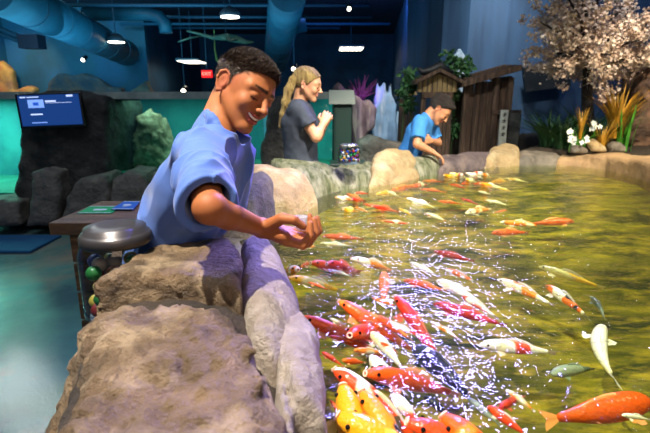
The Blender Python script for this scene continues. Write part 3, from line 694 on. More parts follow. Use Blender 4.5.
shore('pond_rock', 'long mossy green rock streaked with drips, below the ponytailed woman', [(310, 199), (340, 191), (372, 186), (392, 180)], [(300, 166), (330, 166), (356, 162), (384, 160)], .96, rockM, seed=13, rnd=.07, amp=.016, nsc=8)
shore('pond_rock', 'rounded tan boulder right of the jar of coloured beads on the wall', [(368, 188), (392, 184), (416, 178)], [(374, 152), (392, 147), (405, 148), (412, 158)], 1.01, rockB, seed=14, rnd=.09, depth=.42)
shore('pond_rock', 'small wedge-shaped pale stone at the waterline below the rounded tan boulder', [(388, 185), (404, 183), (420, 178)], [(392, 174), (412, 168)], .90, rockB, seed=15, rnd=.04, depth=.16)
shore('pond_rock', 'greenish rock under the boy in the bright blue shirt', [(412, 179), (426, 176), (442, 173)], [(408, 157), (424, 154), (440, 155)], .97, rockM, seed=16, rnd=.07)
shore('pond_rock', 'long purplish-brown rock under the blue-shirted boy\'s hand', [(438, 175), (462, 171), (500, 167)], [(438, 154), (462, 152), (500, 149)], .98, rockP, seed=17, rnd=.1, amp=.012)
shore('pond_rock', 'pale brown humped boulder in front of the plank shed', [(482, 169), (500, 167), (519, 166)], [(492, 147), (504, 141), (514, 143), (519, 152)], 1.03, rockB, seed=19, rnd=.07, depth=.4, amp=.01)
shore('pond_rock', 'low grey rock between the humped boulder and the flower bed', [(516, 166), (538, 165), (562, 165)], [(518, 151), (540, 149), (562, 152)], .97, rockG, seed=20, rnd=.07)
shore('shore_ledge', 'long flat tan ledge along the far right shore under the yellow grass plant', [(556, 165), (580, 167), (606, 170), (632, 177), (672, 190)], [(556, 153), (590, 152), (620, 152), (690, 156)], .93, M('warm_ledge', '#a98a66', '#7d654c', 4, .7, .6, 25, c3='#b59a78', s3=3), seed=21, rnd=.04, amp=.01, h=.02)
bedm = M('bed_soil', '#3a3026', '#221c17', 6, .9, 1, 30)
bed = [tuple(P(515, 150, 4.75)[:2]), tuple(P(560, 150, 4.6)[:2]), tuple(P(650, 150, 4.5)[:2]), (5.2, 4.5), (5.2, 6.9), (2.75, 6.9), (2.75, 5.6)]
tag(rock('planting_bed', '', bed, 0, .93, bedm, h=.04, rnd=.05, amp=.02, flare=.02), 'raised dark soil bed behind the far right shore', 'planting bed')
for pix, Y, d, m_, lab, z_ in [([(592, 153), (592, 144), (600, 139), (608, 146), (612, 154)], 4.35, .14, rockB, 'small squarish tan stone in the middle of the flower bed edge', 1),
        ([(611, 154), (612, 146), (620, 141), (629, 147), (628, 155)], 4.4, .16, rockG, 'small rounded grey stone at the right of the flower bed edge', 2),
        ([(572, 154), (574, 147), (582, 145), (590, 149), (590, 155)], 4.42, .12, rockG, 'small low grey stone under the white orchids', 3),
        ([(634, 160), (630, 140), (633, 112), (640, 92), (648, 74), (662, 62), (690, 60), (700, 160)], 4.9, .5, M('big_brown_rock', '#6f5646', '#3f3028', 5, .8, .9, 25, c3='#8a6a55', s3=4), 'tall brown rock at the right edge of the photo', 4)]:
    prock('garden_rock', pix, Y, d, m_, lab, h=.014, amp=.012 if z_ < 4 else .04, nsc=7 if z_ < 4 else 4, rnd=.04 if z_ < 4 else .12, seed=30+z_)

# ------------------------------------------------------------------ plants of the flower bed
def blades(name, parent, base, n, hgt, spread, wid, mat, seed=0, lean=.25, seg=5):
    r = np.random.RandomState(seed); V = []; Fc = []
    for k in range(n):
        an = r.rand()*2*PI; L_ = hgt*(.65+.45*r.rand()); b = np.array(base)+np.array([math.cos(an), math.sin(an), 0])*r.rand()*spread
        ln = lean*(.4+r.rand()); side = np.array([-math.sin(an), math.cos(an), 0]); i0 = len(V)
        for s in range(seg+1):
            q = s/seg; p = b+np.array([math.cos(an)*ln*q*q*L_*1.4, math.sin(an)*ln*q*q*L_*1.4, L_*(q-.25*ln*q*q)])
            w_ = wid*(1-q)**.6*(.5+.5*min(1, q*4+.3)); V += [p-side*w_, p+side*w_+np.array([0, 0, w_*.3])]
        for s in range(seg): Fc.append((i0+2*s, i0+2*s+1, i0+2*s+3, i0+2*s+2))
    return mesh_obj(name, V, Fc, mat, parent, True, world=True)
gdark = M('fern_green', '#1f4a22', '#12301a', 8, .6); gbr = M('iris_green', '#4f9a28', '#2f6a1c', 8, .5); ylw = M('grass_gold', '#c08a1c', '#7a6018', 10, .6)
for i, (px, py, Y, h_, n, lab) in enumerate([(548, 148, 4.9, .42, 60, 'dark green grassy plant at the left end of the flower bed'), (562, 150, 4.75, .40, 60, 'dark green arching plant left of the white orchids'), (582, 146, 5.0, .5, 60, 'dark green bushy plant at the foot of the blossom tree')]):
    b_ = P(px, py, Y); b_[2] = .92; t = thing('grassy_plant', lab, 'plant', tuple(b_)); blades('leaves', t, b_, n*2, h_, .09, .011, gdark, i, .9)
    MB().lathe([(.03, 0), (.02, .05)], b_, 8).build('crown_base', bam, t)
b_ = P(579, 153, 4.5); b_[2] = .92; t = thing('iris_plant', 'bright green blade plant with a brown plume left of the tan stone', 'plant', tuple(b_))
blades('leaves', t, b_, 16, .26, .04, .012, gbr, 5, .5); blades('plume', t, b_+np.array([0.0, .02, .12]), 14, .33, .012, .010, ylw, 6, .15)
b_ = P(613, 150, 4.65); b_[2] = .92; t = thing('golden_grass', 'tall golden ornamental grass with bright green blades, under the blossom tree', 'plant', tuple(b_))
blades('plumes', t, b_+np.array([0, 0, .12]), 110, .52, .07, .011, ylw, 7, .38); blades('blades', t, b_+np.array([.05, -.05, 0]), 16, .46, .09, .016, gbr, 8, .15)
b_ = P(601, 150, 4.5); b_[2] = .92; t = thing('golden_grass', 'shorter yellow grass tuft left of the tall golden grass', 'plant', tuple(b_))
blades('plumes', t, b_, 40, .34, .04, .009, ylw, 9, .35)
wht = M('petal_white', '#e8ecef', rough=.5)
def orchid(px, py, Y, n, lab, seed):
    c = P(px, py, Y); t = thing('white_orchid', lab, 'flower', (c[0], c[1], .92)); r = random.Random(seed)
    MB().tube([(c[0]+.02, c[1]+.03, .92), (c[0]+.02, c[1]+.02, c[2]-.03), c+np.array([0, 0, .03])], .004, 6).build('stem', gbr, t, True)
    for k in range(n):
        q = c+np.array([r.uniform(-.05, .05), r.uniform(-.03, .02), r.uniform(-.05, .05)]); m = MB()
        for j in range(5):
            an = 2*PI*j/5+r.random(); d = np.array([math.cos(an), -.25, math.sin(an)]); s_ = np.array([-math.sin(an), 0, math.cos(an)])
            m.add([q, q+d*.014+s_*.011, q+d*.028, q+d*.014-s_*.011, q+np.array([0, .003, 0])], [(0, 1, 2, 3), (4, 3, 2, 1)])
        m.build('blossom', wht, t)
orchid(573, 135, 4.45, 5, 'white orchid, upper left of the white flowers in the bed', 1); orchid(570, 138, 4.43, 3, 'white orchid hanging lowest at the left of the flower bed', 2)
orchid(594, 128, 4.45, 6, 'white orchid cluster left of the golden grass', 3); orchid(583, 141, 4.42, 3, 'small low white orchid above the tan stone', 4)

# blossom tree
Yt = 5.0
t = thing('blossom_tree', 'blossom tree with pale pink flowers and a dark trunk at the upper right', 'tree', (P(588, 140, Yt)[0], Yt, .92))
bark = M('bark_dark', '#2c221f', '#171210', 12, .85, .8, 60)
tb = P(588, 150, Yt); tb[2] = .85
m = MB(); r = random.Random(11); tips = []
trunk = [tb, P(588, 120, Yt), P(587, 90, Yt), P(588, 66, Yt), P(589, 48, Yt)]
m.tube(trunk, [.075, .06, .052, .046, .035], 12)
targets = [(545, 8), (560, 22), (548, 38), (556, 58), (570, 70), (575, 45), (580, 15), (592, 2), (600, 30), (610, 55), (612, 78), (625, 62), (640, 40), (650, 22), (628, 12), (612, -8), (575, -12), (598, -25), (560, -15), (640, -12), (662, 50), (672, 10), (537, 20), (602, 86), (553, 72), (636, 68), (590, 60), (568, 30), (622, 32), (545, 55), (640, 58), (655, 68)]
for (x, y) in targets:
    s = trunk[r.choice([3, 3, 4])]; e = P(x, y, Yt+r.uniform(-.5, .45)); mid = s*.5+e*.5+np.array([r.uniform(-.05, .05), r.uniform(-.05, .05), .07])
    m.tube([s, s*.7+mid*.3+np.array([0, 0, .03]), mid, mid*.4+e*.6, e], [.028, .022, .015, .01, .005], 7); tips += [e, mid*.4+e*.6, mid]
m.build('trunk_and_branches', bark, t, True)
rs = np.random.RandomState(4); V = []; Fc = []
for e in tips:
    for sub in range(5):
        cc = e+rs.normal(size=3)*np.array([.12, .11, .085]); 
        for k in range(34):
            p = cc+rs.normal(size=3)*.030; nrm = rs.normal(size=3); nrm /= np.linalg.norm(nrm); a = np.cross(nrm, rs.normal(size=3)); a /= np.linalg.norm(a); b = np.cross(nrm, a); s_ = .017*(.7+.6*rs.rand()); i = len(V)
            V.append(p)
            for j in range(10):
                an = 2*PI*j/10; rr = s_*(1.0 if j % 2 == 0 else .55); V.append(p+(a*math.cos(an)+b*math.sin(an))*rr+nrm*s_*.3*(1 if j % 2 == 0 else .6))
            Fc += [(i, i+1+j, i+1+(j+1) % 10) for j in range(10)]
o = mesh_obj('blossom', np.array(V), Fc, M('blossom_pink', '#c9b2a2', '#9a8172', 9, .7, c3='#d8ccc4', s3=11), t, False, world=True); o['kind'] = 'stuff'

# ------------------------------------------------------------------ wooden table with leaflets, glass jars
tw = M('oak_boards', '#7a5a36', '#4c3722', 4, .5, .5, 60, c3='#8a6a44', s3=5, stretch=(1, 8, 8))
zt_ = .90
cs = [W(48, 223, zt_), W(136, 226, zt_), W(150, 201, zt_), W(99, 201, zt_)]
x0 = cs[0][0]; y0 = cs[0][1]; x1 = -.58; y1 = cs[3][1]
t = thing('wooden_table', 'wooden plank pedestal table behind the near glass jar', 'table', ((x0+x1)/2, (y0+y1)/2, 0))
MB().add([(x0, y0, zt_-.055), (x1+.1, y0, zt_-.055), (x1+.1, y1, zt_-.055), (x0+.02, y1, zt_-.055), (x0, y0, zt_), (x1+.1, y0, zt_), (x1+.1, y1, zt_), (x0+.02, y1, zt_)], [(0, 3, 2, 1), (4, 5, 6, 7), (0, 1, 5, 4), (1, 2, 6, 5), (2, 3, 7, 6), (3, 0, 4, 7)]).build('table_top', tw, t, bevel=.004)
for k in range(6):
    z = .005+k*.14; MB().box((x0+.055, y0+.05, z), (x1+.06, y0+.085, z+.13)).build('pedestal_board', tw, t, bevel=.003)
    MB().box((x0+.055, y0+.087, z), (x0+.09, y1-.04, z+.13)).build('pedestal_board', tw, t, bevel=.003)
MB().box((x0+.095, y1-.08, .0), (x1+.06, y1-.045, .84)).build('pedestal_back', tw, t)
def leaflet(pix, z, mat, lab, cat='leaflet', lines=True, th=.004):
    q = [W(a, b, z) for a, b in pix]; t = thing('leaflet', lab, cat, tuple(q[0])); m = MB()
    m.add([p for p in q]+[p+np.array([0, 0, th]) for p in q], [(3, 2, 1, 0), (4, 5, 6, 7), (0, 1, 5, 4), (1, 2, 6, 5), (2, 3, 7, 6), (3, 0, 4, 7)]); m.build('sheet', mat, t)
    def uv(u, v): return (q[0]*(1-u)+q[1]*u)*(1-v)+(q[3]*(1-u)+q[2]*u)*v+np.array([0, 0, th+.0008])
    m = MB()
    for (a, b, c_, d) in [(.02, .0, .98, .05), (.02, .95, .98, 1), (.3, .42, .7, .58), (.36, .3, .64, .34)]:
        m.add([uv(a, b), uv(c_, b), uv(c_, d), uv(a, d)], [(0, 1, 2, 3)])
    m.build('printed_lines', M('print_white', '#c8d8d0', rough=.6), t)
leaflet([(77, 214), (111, 214), (122, 207), (90, 207)], zt_, M('leaflet_green', '#12a055', rough=.4), 'green printed card lying on the wooden table')
leaflet([(111, 210), (133, 210), (140, 202), (124, 202)], zt_+.006, M('leaflet_blue', '#1f62b0', rough=.4), 'blue printed card on the wooden table, half hidden by the boy')
glass = pane_mat('clear_glass', '#d7dfe6')
beadc = [('#c8702a', 'orange'), ('#2f7a3a', 'green'), ('#8a2f2a', 'red'), ('#c8b04a', 'yellow'), ('#5a5f8a', 'blue'), ('#b8a898', 'white')]
def jar(c, r, hgt, label, lid=True, beads=18, bead_r=.022, tilt=0, seed=0, group='balls'):
    t = thing('glass_jar', label, 'jar', tuple(c)); c = np.array(c)
    MB().lathe([(r*.9, 0), (r, .015), (r, hgt*.82), (r*.93, hgt*.92), (r*.84, hgt)], c, 40, False).build('glass_body', glass, t, True)
    MB().lathe([(r*.88, .002), (r*.88, .006)], c, 40).build('glass_base', M('base_glass', '#8a929a', rough=.2), t)
    MB().tube([c+np.array([r*1.0*math.cos(a), r*1.0*math.sin(a), .03]) for a in np.linspace(0, 2*PI, 41)], .003, 6, False).build('base_rib', glass, t, True)
    if lid:
        MB().lathe([(r*.86, hgt-.012), (r*.92, hgt-.006), (r*.92, hgt+.012), (r*.86, hgt+.02), (r*.8, hgt+.022), (r*.78, hgt+.034), (r*.4, hgt+.042), (.001, hgt+.036)], c, 40).build('lid', M('lid_metal', '#4c4a4c', rough=.35, metal=.6), t, True)
    return t
Jr = .098
jc = P(116, 236, 1.19); jc[2] = .845
jar(jc, Jr, .215, 'large lidded glass jar of coloured capsules in front of the boy\'s waist')
r = random.Random(6); put = []
tries = 0
while len(put) < 46 and tries < 20000:
    tries += 1; a = r.uniform(0, 2*PI); q = math.sqrt(r.random())*(Jr-.024); p = np.array([jc[0]+q*math.cos(a), jc[1]+q*math.sin(a), jc[2]+.030+r.random()*.12])
    if all(np.linalg.norm(p-o_) > .0395 for o_ in put): put.append(p)
put.sort(key=lambda p: p[2])
for k, p in enumerate(put):
    hx, nm = beadc[r.choice([0, 1, 2, 3, 4, 5])]
    tag(MB().ball(p, .0195, 14, 10).build('capsule_ball', M('ball_'+nm, hx, rough=.35), None, True), nm+' capsule ball inside the large lidded jar', 'ball', nm+' capsule balls in the near jar')
wc = P(349, 155, 3.2); wc[2] = .985
t = jar(wc, .075, .12, 'round glass jar of coloured beads on the pond wall right of the ponytailed woman', lid=False)
MB().lathe([(.063, .118), (.063, .128), (.055, .134), (.001, .136)], wc, 24).build('lid', M('lid_silver', '#b9bec4', rough=.25, metal=.9), t, True)
r = random.Random(8)
cols = [('#d23a2a', 'red'), ('#2a58d0', 'blue'), ('#e0dfe0', 'white'), ('#2f9a4a', 'green'), ('#e0a030', 'amber'), ('#a04090', 'purple')]
put = []; tries = 0
while len(put) < 70 and tries < 20000:
    tries += 1; a = r.uniform(0, 2*PI); q = math.sqrt(r.random())*.06; p = np.array([wc[0]+q*math.cos(a), wc[1]+q*math.sin(a), wc[2]+.02+r.random()*.075])
    if all(np.linalg.norm(p-o_) > .0185 for o_ in put): put.append(p)
for p in put:
    hx, nm = r.choice(cols)
    tag(MB().ball(p, .0095, 8, 6).build('bead', M('bead_'+nm, hx, rough=.3), None, True), nm+' bead in the glass jar on the pond wall', 'bead', nm+' beads in the far jar')
# support stone for the far jar sits on the mossy rock

# ------------------------------------------------------------------ people
def rotm(yaw, pitch, roll):
    a, b, c = yaw, pitch, roll
    Rz = np.array([[math.cos(a), -math.sin(a), 0], [math.sin(a), math.cos(a), 0], [0, 0, 1]])
    Ry = np.array([[math.cos(b), 0, math.sin(b)], [0, 1, 0], [-math.sin(b), 0, math.cos(b)]])
    Rx = np.array([[1, 0, 0], [0, math.cos(c), -math.sin(c)], [0, math.sin(c), math.cos(c)]])
    return Rz@Ry@Rx
def head_sdf(q, smile=True):
    """q in head space: x forward, y left, z up (metres, adult-ish child head 0.22 tall)"""
    m = q.copy(); m[:, 1] = np.abs(m[:, 1])
    d = ell(q, (-.014, 0, .036), (.096, .075, .080))
    d = smin(d, ell(q, (.030, 0, .002), (.058, .060, .080)), .03)
    d = smin(d, ell(q, (.036, 0, -.052), (.048, .048, .040)), .025)
    d = smin(d, rcone(m, (.0, .050, -.035), (.066, .012, -.088), .017, .018), .022)
    d = smin(d, ell(q, (.078, 0, -.088), (.016, .019, .016)), .016)
    d = smin(d, ell(m, (.064, .036, -.024), (.021, .023, .021)), .02)          # cheeks
    d = smin(d, rcone(m, (.086, .010, .027), (.066, .048, .024), .009, .009), .016)   # brow
    d = smax(d, -ell(m, (.100, .030, .004), (.020, .021, .015)), .012)            # eye sockets
    d = smin(d, rcone(q, (.088, 0, .018), (.110, 0, -.020), .0075, .0095), .012)     # nose
    d = smin(d, ell(q, (.1125, 0, -.0235), (.0105, .0105, .009)), .006)
    d = smin(d, ell(m, (.100, .0115, -.027), (.0095, .0065, .0075)), .005)
    d = smax(d, -ell(m, (.104, .006, -.034), (.0045, .003, .004)), .003)
    d = smin(d, ell(m, (.0745, .031, .004), (.0155, .0165, .0130)), .004)            # lids
    d = smax(d, -ell(m, (.0930, .031, -.0045), (.008, .0125, .0022)), .0015)          # slit
    # mouth
    wx, wz = (.031, -.0405) if smile else (.022, -.052)
    up = chain(m, [((.0955, .0, -.0465), .0050), ((.0925, .010, -.0455), .0052), ((wx*0+.0765, wx, wz), .0030)], .004)
    lo = chain(m, [((.0935, .0, -.0655 if smile else -.0575), .0060), ((.0885, .013, -.0625 if smile else -.056), .0055), ((.0765, wx-.001, wz-.002), .0028)], .004)
    d = smin(d, smin(up, lo, .001), .005)
    if smile: d = smax(d, -chain(m, [((.098, 0, -.0555), .0062), ((.092, .013, -.0530), .0054), ((.083, .025, -.045), .0020)], .003), .0015)
    else: d = smax(d, -chain(m, [((.100, 0, -.0520), .0016), ((.088, .017, -.051), .001)], .002), .002)
    # ear
    e = m-np.array([-.012, .0755, -.006]); ca, sa = math.cos(.45), math.sin(.45)
    ex = e[:, 0]*ca-e[:, 1]*sa; ey = e[:, 0]*sa+e[:, 1]*ca; ee = np.stack([ex, ey, e[:, 2]], 1)
    ear = ell(ee, (0, 0, .002), (.017, .0035, .029))
    hel = chain(ee, [((.012, .0, .012), .003), ((.010, .003, .026), .0035), ((-.004, .004, .032), .0036), ((-.016, .005, .022), .0036), ((-.018, .004, .004), .0034), ((-.011, .002, -.014), .0034), ((-.001, .001, -.028), .0055), ((.006, 0, -.024), .004)], .003)
    ear = smin(ear, hel, .003); ear = smin(ear, rcone(ee, (.010, 0, .004), (.009, .002, -.010), .0035, .004), .004)
    ear = smax(ear, -ell(ee, (.000, .006, .0), (.008, .0045, .012)), .003)
    return smin(d, ear, .004)
def head_cols(q, skin, brow, lip, scalp=None):
    m = q.copy(); m[:, 1] = np.abs(m[:, 1]); c = np.tile(np.array(hexc(skin)[:3]), (len(q), 1))
    c = c*(1+.06*fbm(q, 60, 3, 5))[:, None]
    def blend(w, col):
        nonlocal c; w = np.clip(w, 0, 1)[:, None]; c = c*(1-w)+np.array(hexc(col)[:3])*w
    blend(.15*np.exp(-((m[:, 0]-.07)**2+(m[:, 1]-.042)**2+(m[:, 2]+.022)**2)/.0004), lip)
    blend(.4*np.exp(-(((m[:, 1]-.076)/.01)**2)), lip)
    d = rcone(m, (.098, .013, .0285), (.080, .046, .0295), .0062, .003); blend((.0025-d)/.004*(.75+.3*vnoise(q, 300)), brow)
    wx, wz = .031, -.0405
    up = chain(m, [((.0955, .0, -.0465), .0050), ((.0925, .010, -.0455), .0050), ((.0765, wx, wz), .0030)], .004)
    lo = chain(m, [((.0935, .0, -.0655), .0056), ((.0885, .013, -.0625), .0052), ((.0765, wx-.001, wz-.002), .0028)], .004)
    blend((.0018-np.minimum(up, lo))/.002, lip)
    lash = np.exp(-(((m[:, 2]+.0045)/.0022)**2))*(np.abs(m[:, 1]-.031) < .0145)*(m[:, 0] > .074)*(m[:, 0] < .0925); blend(lash*.95, '#1d110c')
    if scalp:
        w = np.clip((hair_lim(q[:, 2])-q[:, 0])/.010, 0, 1)*np.clip((q[:, 2]+.055)/.02, 0, 1)
        earm = (np.linalg.norm((m-np.array([-.012, .085, -.006]))/np.array([.024, .022, .035]), axis=1) > 1); blend(w*earm*.85, scalp)
    return c
def hair_lim(z):
    return np.interp(z, [-.07, -.045, -.02, .0, .02, .04, .06, .075, .095, .12], [-.06, -.045, .004, .016, .022, .036, .058, .080, .11, .2])
def hair_sdf(q, t0=.003, t1=.014, clump=.003, sc=60):
    m = q.copy(); m[:, 1] = np.abs(m[:, 1])
    sk = smin(ell(q, (-.014, 0, .036), (.096, .075, .080)), ell(q, (.030, 0, .002), (.058, .060, .080)), .03)
    th = np.interp(q[:, 2], [-.05, .03, .075, .11], [t0, t0*1.3, t1, t1*1.15])+np.interp(q[:, 0], [.02, .09], [0, .006])*(q[:, 2] > .05)
    th = th*np.clip((hair_lim(q[:, 2])-q[:, 0])/.035+.05, 0, 1)*np.clip((q[:, 2]+.06)/.03, .1, 1)
    d = sk-th-clump*vnoise(q*np.array([.6, 1, 1]), sc)-clump*.7*vnoise(q, sc*2.3, 4)
    d = smax(d, q[:, 0]-hair_lim(q[:, 2])+.008*vnoise(q, 150, 6), .012); d = smax(d, -q[:, 2]-.055, .01)
    return smax(d, -ell(m, (-.010, .085, -.008), (.024, .024, .034)), .003)
def arr(*a): return [np.asarray(x, float) for x in a]
def hand_chains(wr, dirv, nrm, side, s=1.0, curl=.6, spread=.22):
    """palm + five unequal fingers; nrm = palm-facing normal, side = +1/-1 thumb side"""
    d = dirv/np.linalg.norm(dirv); n = nrm-d*(nrm@d); n /= np.linalg.norm(n); w = np.cross(d, n)*side
    out = []; L_ = [.038, .043, .040, .031]
    for i in range(4):
        off = (i-1.5)*.0185*s; base = wr+d*.078*s*(1-.04*abs(i-1.2))-w*off; out.append(('palm', wr-w*off*.45, base, .0135*s, .0115*s))
        dd = d-w*(i-1.5)*spread*.35; dd /= np.linalg.norm(dd); p = base; r = .0092*s if i < 3 else .008*s; a = 0; ln = L_[i]*s; pts = [(p, r)]
        for k, f in enumerate((1, .68, .52)):
            a += curl*(.6 if k == 0 else 1.0); v = dd*math.cos(a)+n*math.sin(a); p = p+v*ln*f; pts.append((p, r*(1-.11*(k+1))))
        out.append(('fin', pts))
    b0 = wr+w*.018*s+d*.018*s; b1 = b0+(d*.55+w*.75+n*.35)*.040*s; b2 = b1+(d*.85+w*.25+n*.45)*.030*s; b3 = b2+(d*.9-w*.05+n*.5)*.024*s
    out.append(('fin', [(b0, .0145*s), (b1, .0115*s), (b2, .0098*s), (b3, .0082*s)])); return out
def hand_eval(Q, ch, k=.004):
    d = None; pk = .012
    for c in ch:
        if c[0] == 'palm': e = rcone(Q, c[1], c[2], c[3], c[4]); d = e if d is None else smin(d, e, pk)
    for c in ch:
        if c[0] == 'fin': d = smin(d, chain(Q, c[1], .002), k)
    return d

# ---------- the boy in front
HR = rotm(-.676, .354, -.421); HT = np.array([-.2375, 1.404, 1.4385]); HS = .975
def toh(Q): return (Q-HT)@HR/HS
def fromh(p): return HT+HR@(np.asarray(p, float)*HS)
shR = P(198, 152, 1.17); elR = P(209, 208, .96); wrR = P(262, 228, 1.13)
shL = P(232, 156, 1.44); elL = P(222, 222, 1.50); wrL = P(198, 241, 1.40)
hip = P(166, 262, 1.47); che = P(201, 184, 1.36); nk = P(216, 134, 1.375)
sx = (shL-shR); sx /= np.linalg.norm(sx)
nktop = fromh((-.042, 0, -.045))
handR = [('palm', wrR, P(287, 241, 1.09), .019, .0135), ('palm', wrR, P(291, 239, 1.11), .019, .013), ('palm', wrR, P(291, 235, 1.13), .019, .013), ('palm', wrR, P(289, 231, 1.15), .018, .012),
  ('palm', P(270, 229, 1.12), P(284, 236, 1.085), .016, .015),
  ('fin', [(P(287, 241, 1.09), .0125), (P(303, 245, 1.08), .0118), (P(310, 236, 1.085), .0100), (P(310, 224, 1.095), .0082)]),
  ('fin', [(P(291, 239, 1.11), .0122), (P(308, 243, 1.105), .0115), (P(316, 233, 1.115), .0098), (P(314, 220, 1.125), .0080)]),
  ('fin', [(P(291, 235, 1.13), .0120), (P(310, 239, 1.13), .0110), (P(319, 231, 1.14), .0092), (P(317, 218.5, 1.15), .0076)]),
  ('fin', [(P(289, 231, 1.15), .0110), (P(304, 233, 1.155), .0098), (P(311, 226, 1.16), .0085), (P(310, 216, 1.17), .0070)]),
  ('fin', [(P(270, 225, 1.10), .0165), (P(282, 218.5, 1.075), .0135), (P(294, 220, 1.065), .0112), (P(303, 226.5, 1.07), .0088)])]
handL = hand_chains(wrL, np.array([.8, -.5, -.1]), np.array([0, -.2, -1.]), 1, .85, .35)
def torso(Q, e=0):
    d = None
    for s in (-1, 1):
        a = rcone(Q, hip+sx*.055*s, che+sx*.062*s, .094+e, .084+e); d = a if d is None else smin(d, a, .05)
    d = smin(d, rcone(Q, shR+sx*.035, shL-sx*.035, .046+e, .046+e), .055)
    d = smin(d, rcone(Q, che, nk, .080+e, .050+e), .05)
    return d
ringc = P(221, 129, 1.365); nape = P(211, 111, 1.375); thr = P(234, 151, 1.33)
fv = (thr-nape)/2; rf = np.linalg.norm(fv); fv /= rf; lat = sx-fv*(sx@fv); lat /= np.linalg.norm(lat); rn = np.cross(fv, lat); 
if rn@(HT-ringc) < 0: rn = -rn
ringc = (thr+nape)/2
ringp = [ringc+fv*math.cos(a)*rf+lat*math.sin(a)*.062-rn*.012*math.cos(2*a) for a in np.linspace(0, 2*PI, 28, endpoint=False)]
def boy_body(Q):
    d = head_sdf(toh(Q))*HS
    d = smin(d, rcone(Q, nktop, nk+np.array([-.006, .0, .0]), .045, .054), .02)
    d = smin(d, rcone(Q, fromh((-.050, 0, -.035)), nape-rn*.03+fv*.06, .032, .030), .02)
    t = torso(Q, -.010); d = smin(d, t, .03)
    arm = smin(rcone(Q, shR, elR, .042, .0325), chain(Q, [(elR, .0325), (elR*.68+wrR*.32, .031), (wrR, .0215)], .01), .015)
    arm = smin(arm, hand_eval(Q, handR), .012); d = smin(d, arm, .012)
    arm = smin(rcone(Q, shL, elL, .044, .034), rcone(Q, elL, wrL, .033, .023), .012)
    arm = smin(arm, hand_eval(Q, handL), .012); d = smin(d, arm, .012)
    return d
def bounds(pts, pad):
    a = np.array(pts); return a.min(0)-pad, a.max(0)+pad
skinm = M('skin_boy', '#b87850', rough=.55, attr='Col', sss=.12, bump=.06, bscale=400, spec=.3)
lo, hi = bounds([HT+.0, hip, shR, elR, wrR, P(319, 231, 1.14), shL, elL], .14)
lo[2] = hip[2]-.08
V, Fc = sdf_mesh(boy_body, lo, hi, .0025, pad=.012)
cols_ = head_cols(toh(V), '#a8683f', '#2a1810', '#a04a42', '#2e1d14')
far = np.linalg.norm(V-HT, axis=1) > .15; cols_[far] = np.array(hexc('#a06038')[:3])
boy = mesh_obj('person', V, Fc, skinm); tag(boy, 'smiling boy in a light blue t-shirt leaning over rocks, cupped hand above the fish', 'person')
V, Fc = sdf_mesh(lambda Q: hair_sdf(toh(Q), .0010, .0035, .0012)*HS, HT-.15, HT+.16, .0023, pad=.01)
hm = M('hair_boy', '#1e140e', '#4a3a2c', 60, .38, 1, 220, stretch=(1, 1, 1), spec=.6)
hair = mesh_obj('hair', V, Fc, hm, boy, True, world=True)
# short strands standing out of the crop
rs = np.random.RandomState(2); q = toh(V); sel = rs.choice(np.where(q[:, 2] > .0)[0], 12000)
c0 = np.array([0, 0, .0]); m = []; fcs = []
cen = fromh((-.01, 0, .02)); 
for i in sel:
    p = V[i]; n_ = p-cen; n_ /= np.linalg.norm(n_); up_w = min(1, max(0, (q[i, 2]-.035)/.035))
    dd = n_*(.2+.35*up_w)+HR@np.array([.8*up_w-.25*(1-up_w), 0, .35*up_w-.8*(1-up_w)])+rs.normal(size=3)*(.08+.07*up_w); dd /= np.linalg.norm(dd); L_ = (.005+.004*rs.rand())*(1-up_w)+(.008+.007*rs.rand())*up_w; u = np.cross(dd, rs.normal(size=3)); u /= np.linalg.norm(u); w_ = np.cross(dd, u); b = len(m)
    sw_ = .0007+.0008*up_w; p = p-dd*.003; m += [p+u*sw_, p-u*sw_*.5+w_*sw_, p-u*sw_*.5-w_*sw_, p+dd*(L_+.003)]; fcs += [(b, b+1, b+3), (b+1, b+2, b+3), (b+2, b, b+3)]
mesh_obj('hair_strands', m, fcs, M('hair_strand', '#241811', '#5a4a3c', 260, .35, spec=.8, lo=.5, hi=.62), hair, False, world=True)  # paler speckle paints specular flecks into the strand colour
# teeth and eyes
tm = MB()
for k in range(-4, 5):
    tm.ball(fromh((.0905-.00042*k*k, .0050*k, -.0530+.00035*k*k)), (.0034, .0034, .0050), 8, 6)
tm.build('teeth', M('teeth', '#f0eae0', rough=.25), boy, True)
for s in (-1, 1):
    MB().ball(fromh((.0755, .031*s, .002)), .0128, 16, 12).build('eye', M('eye_dark', '#3a2a22', rough=.1), boy, True)
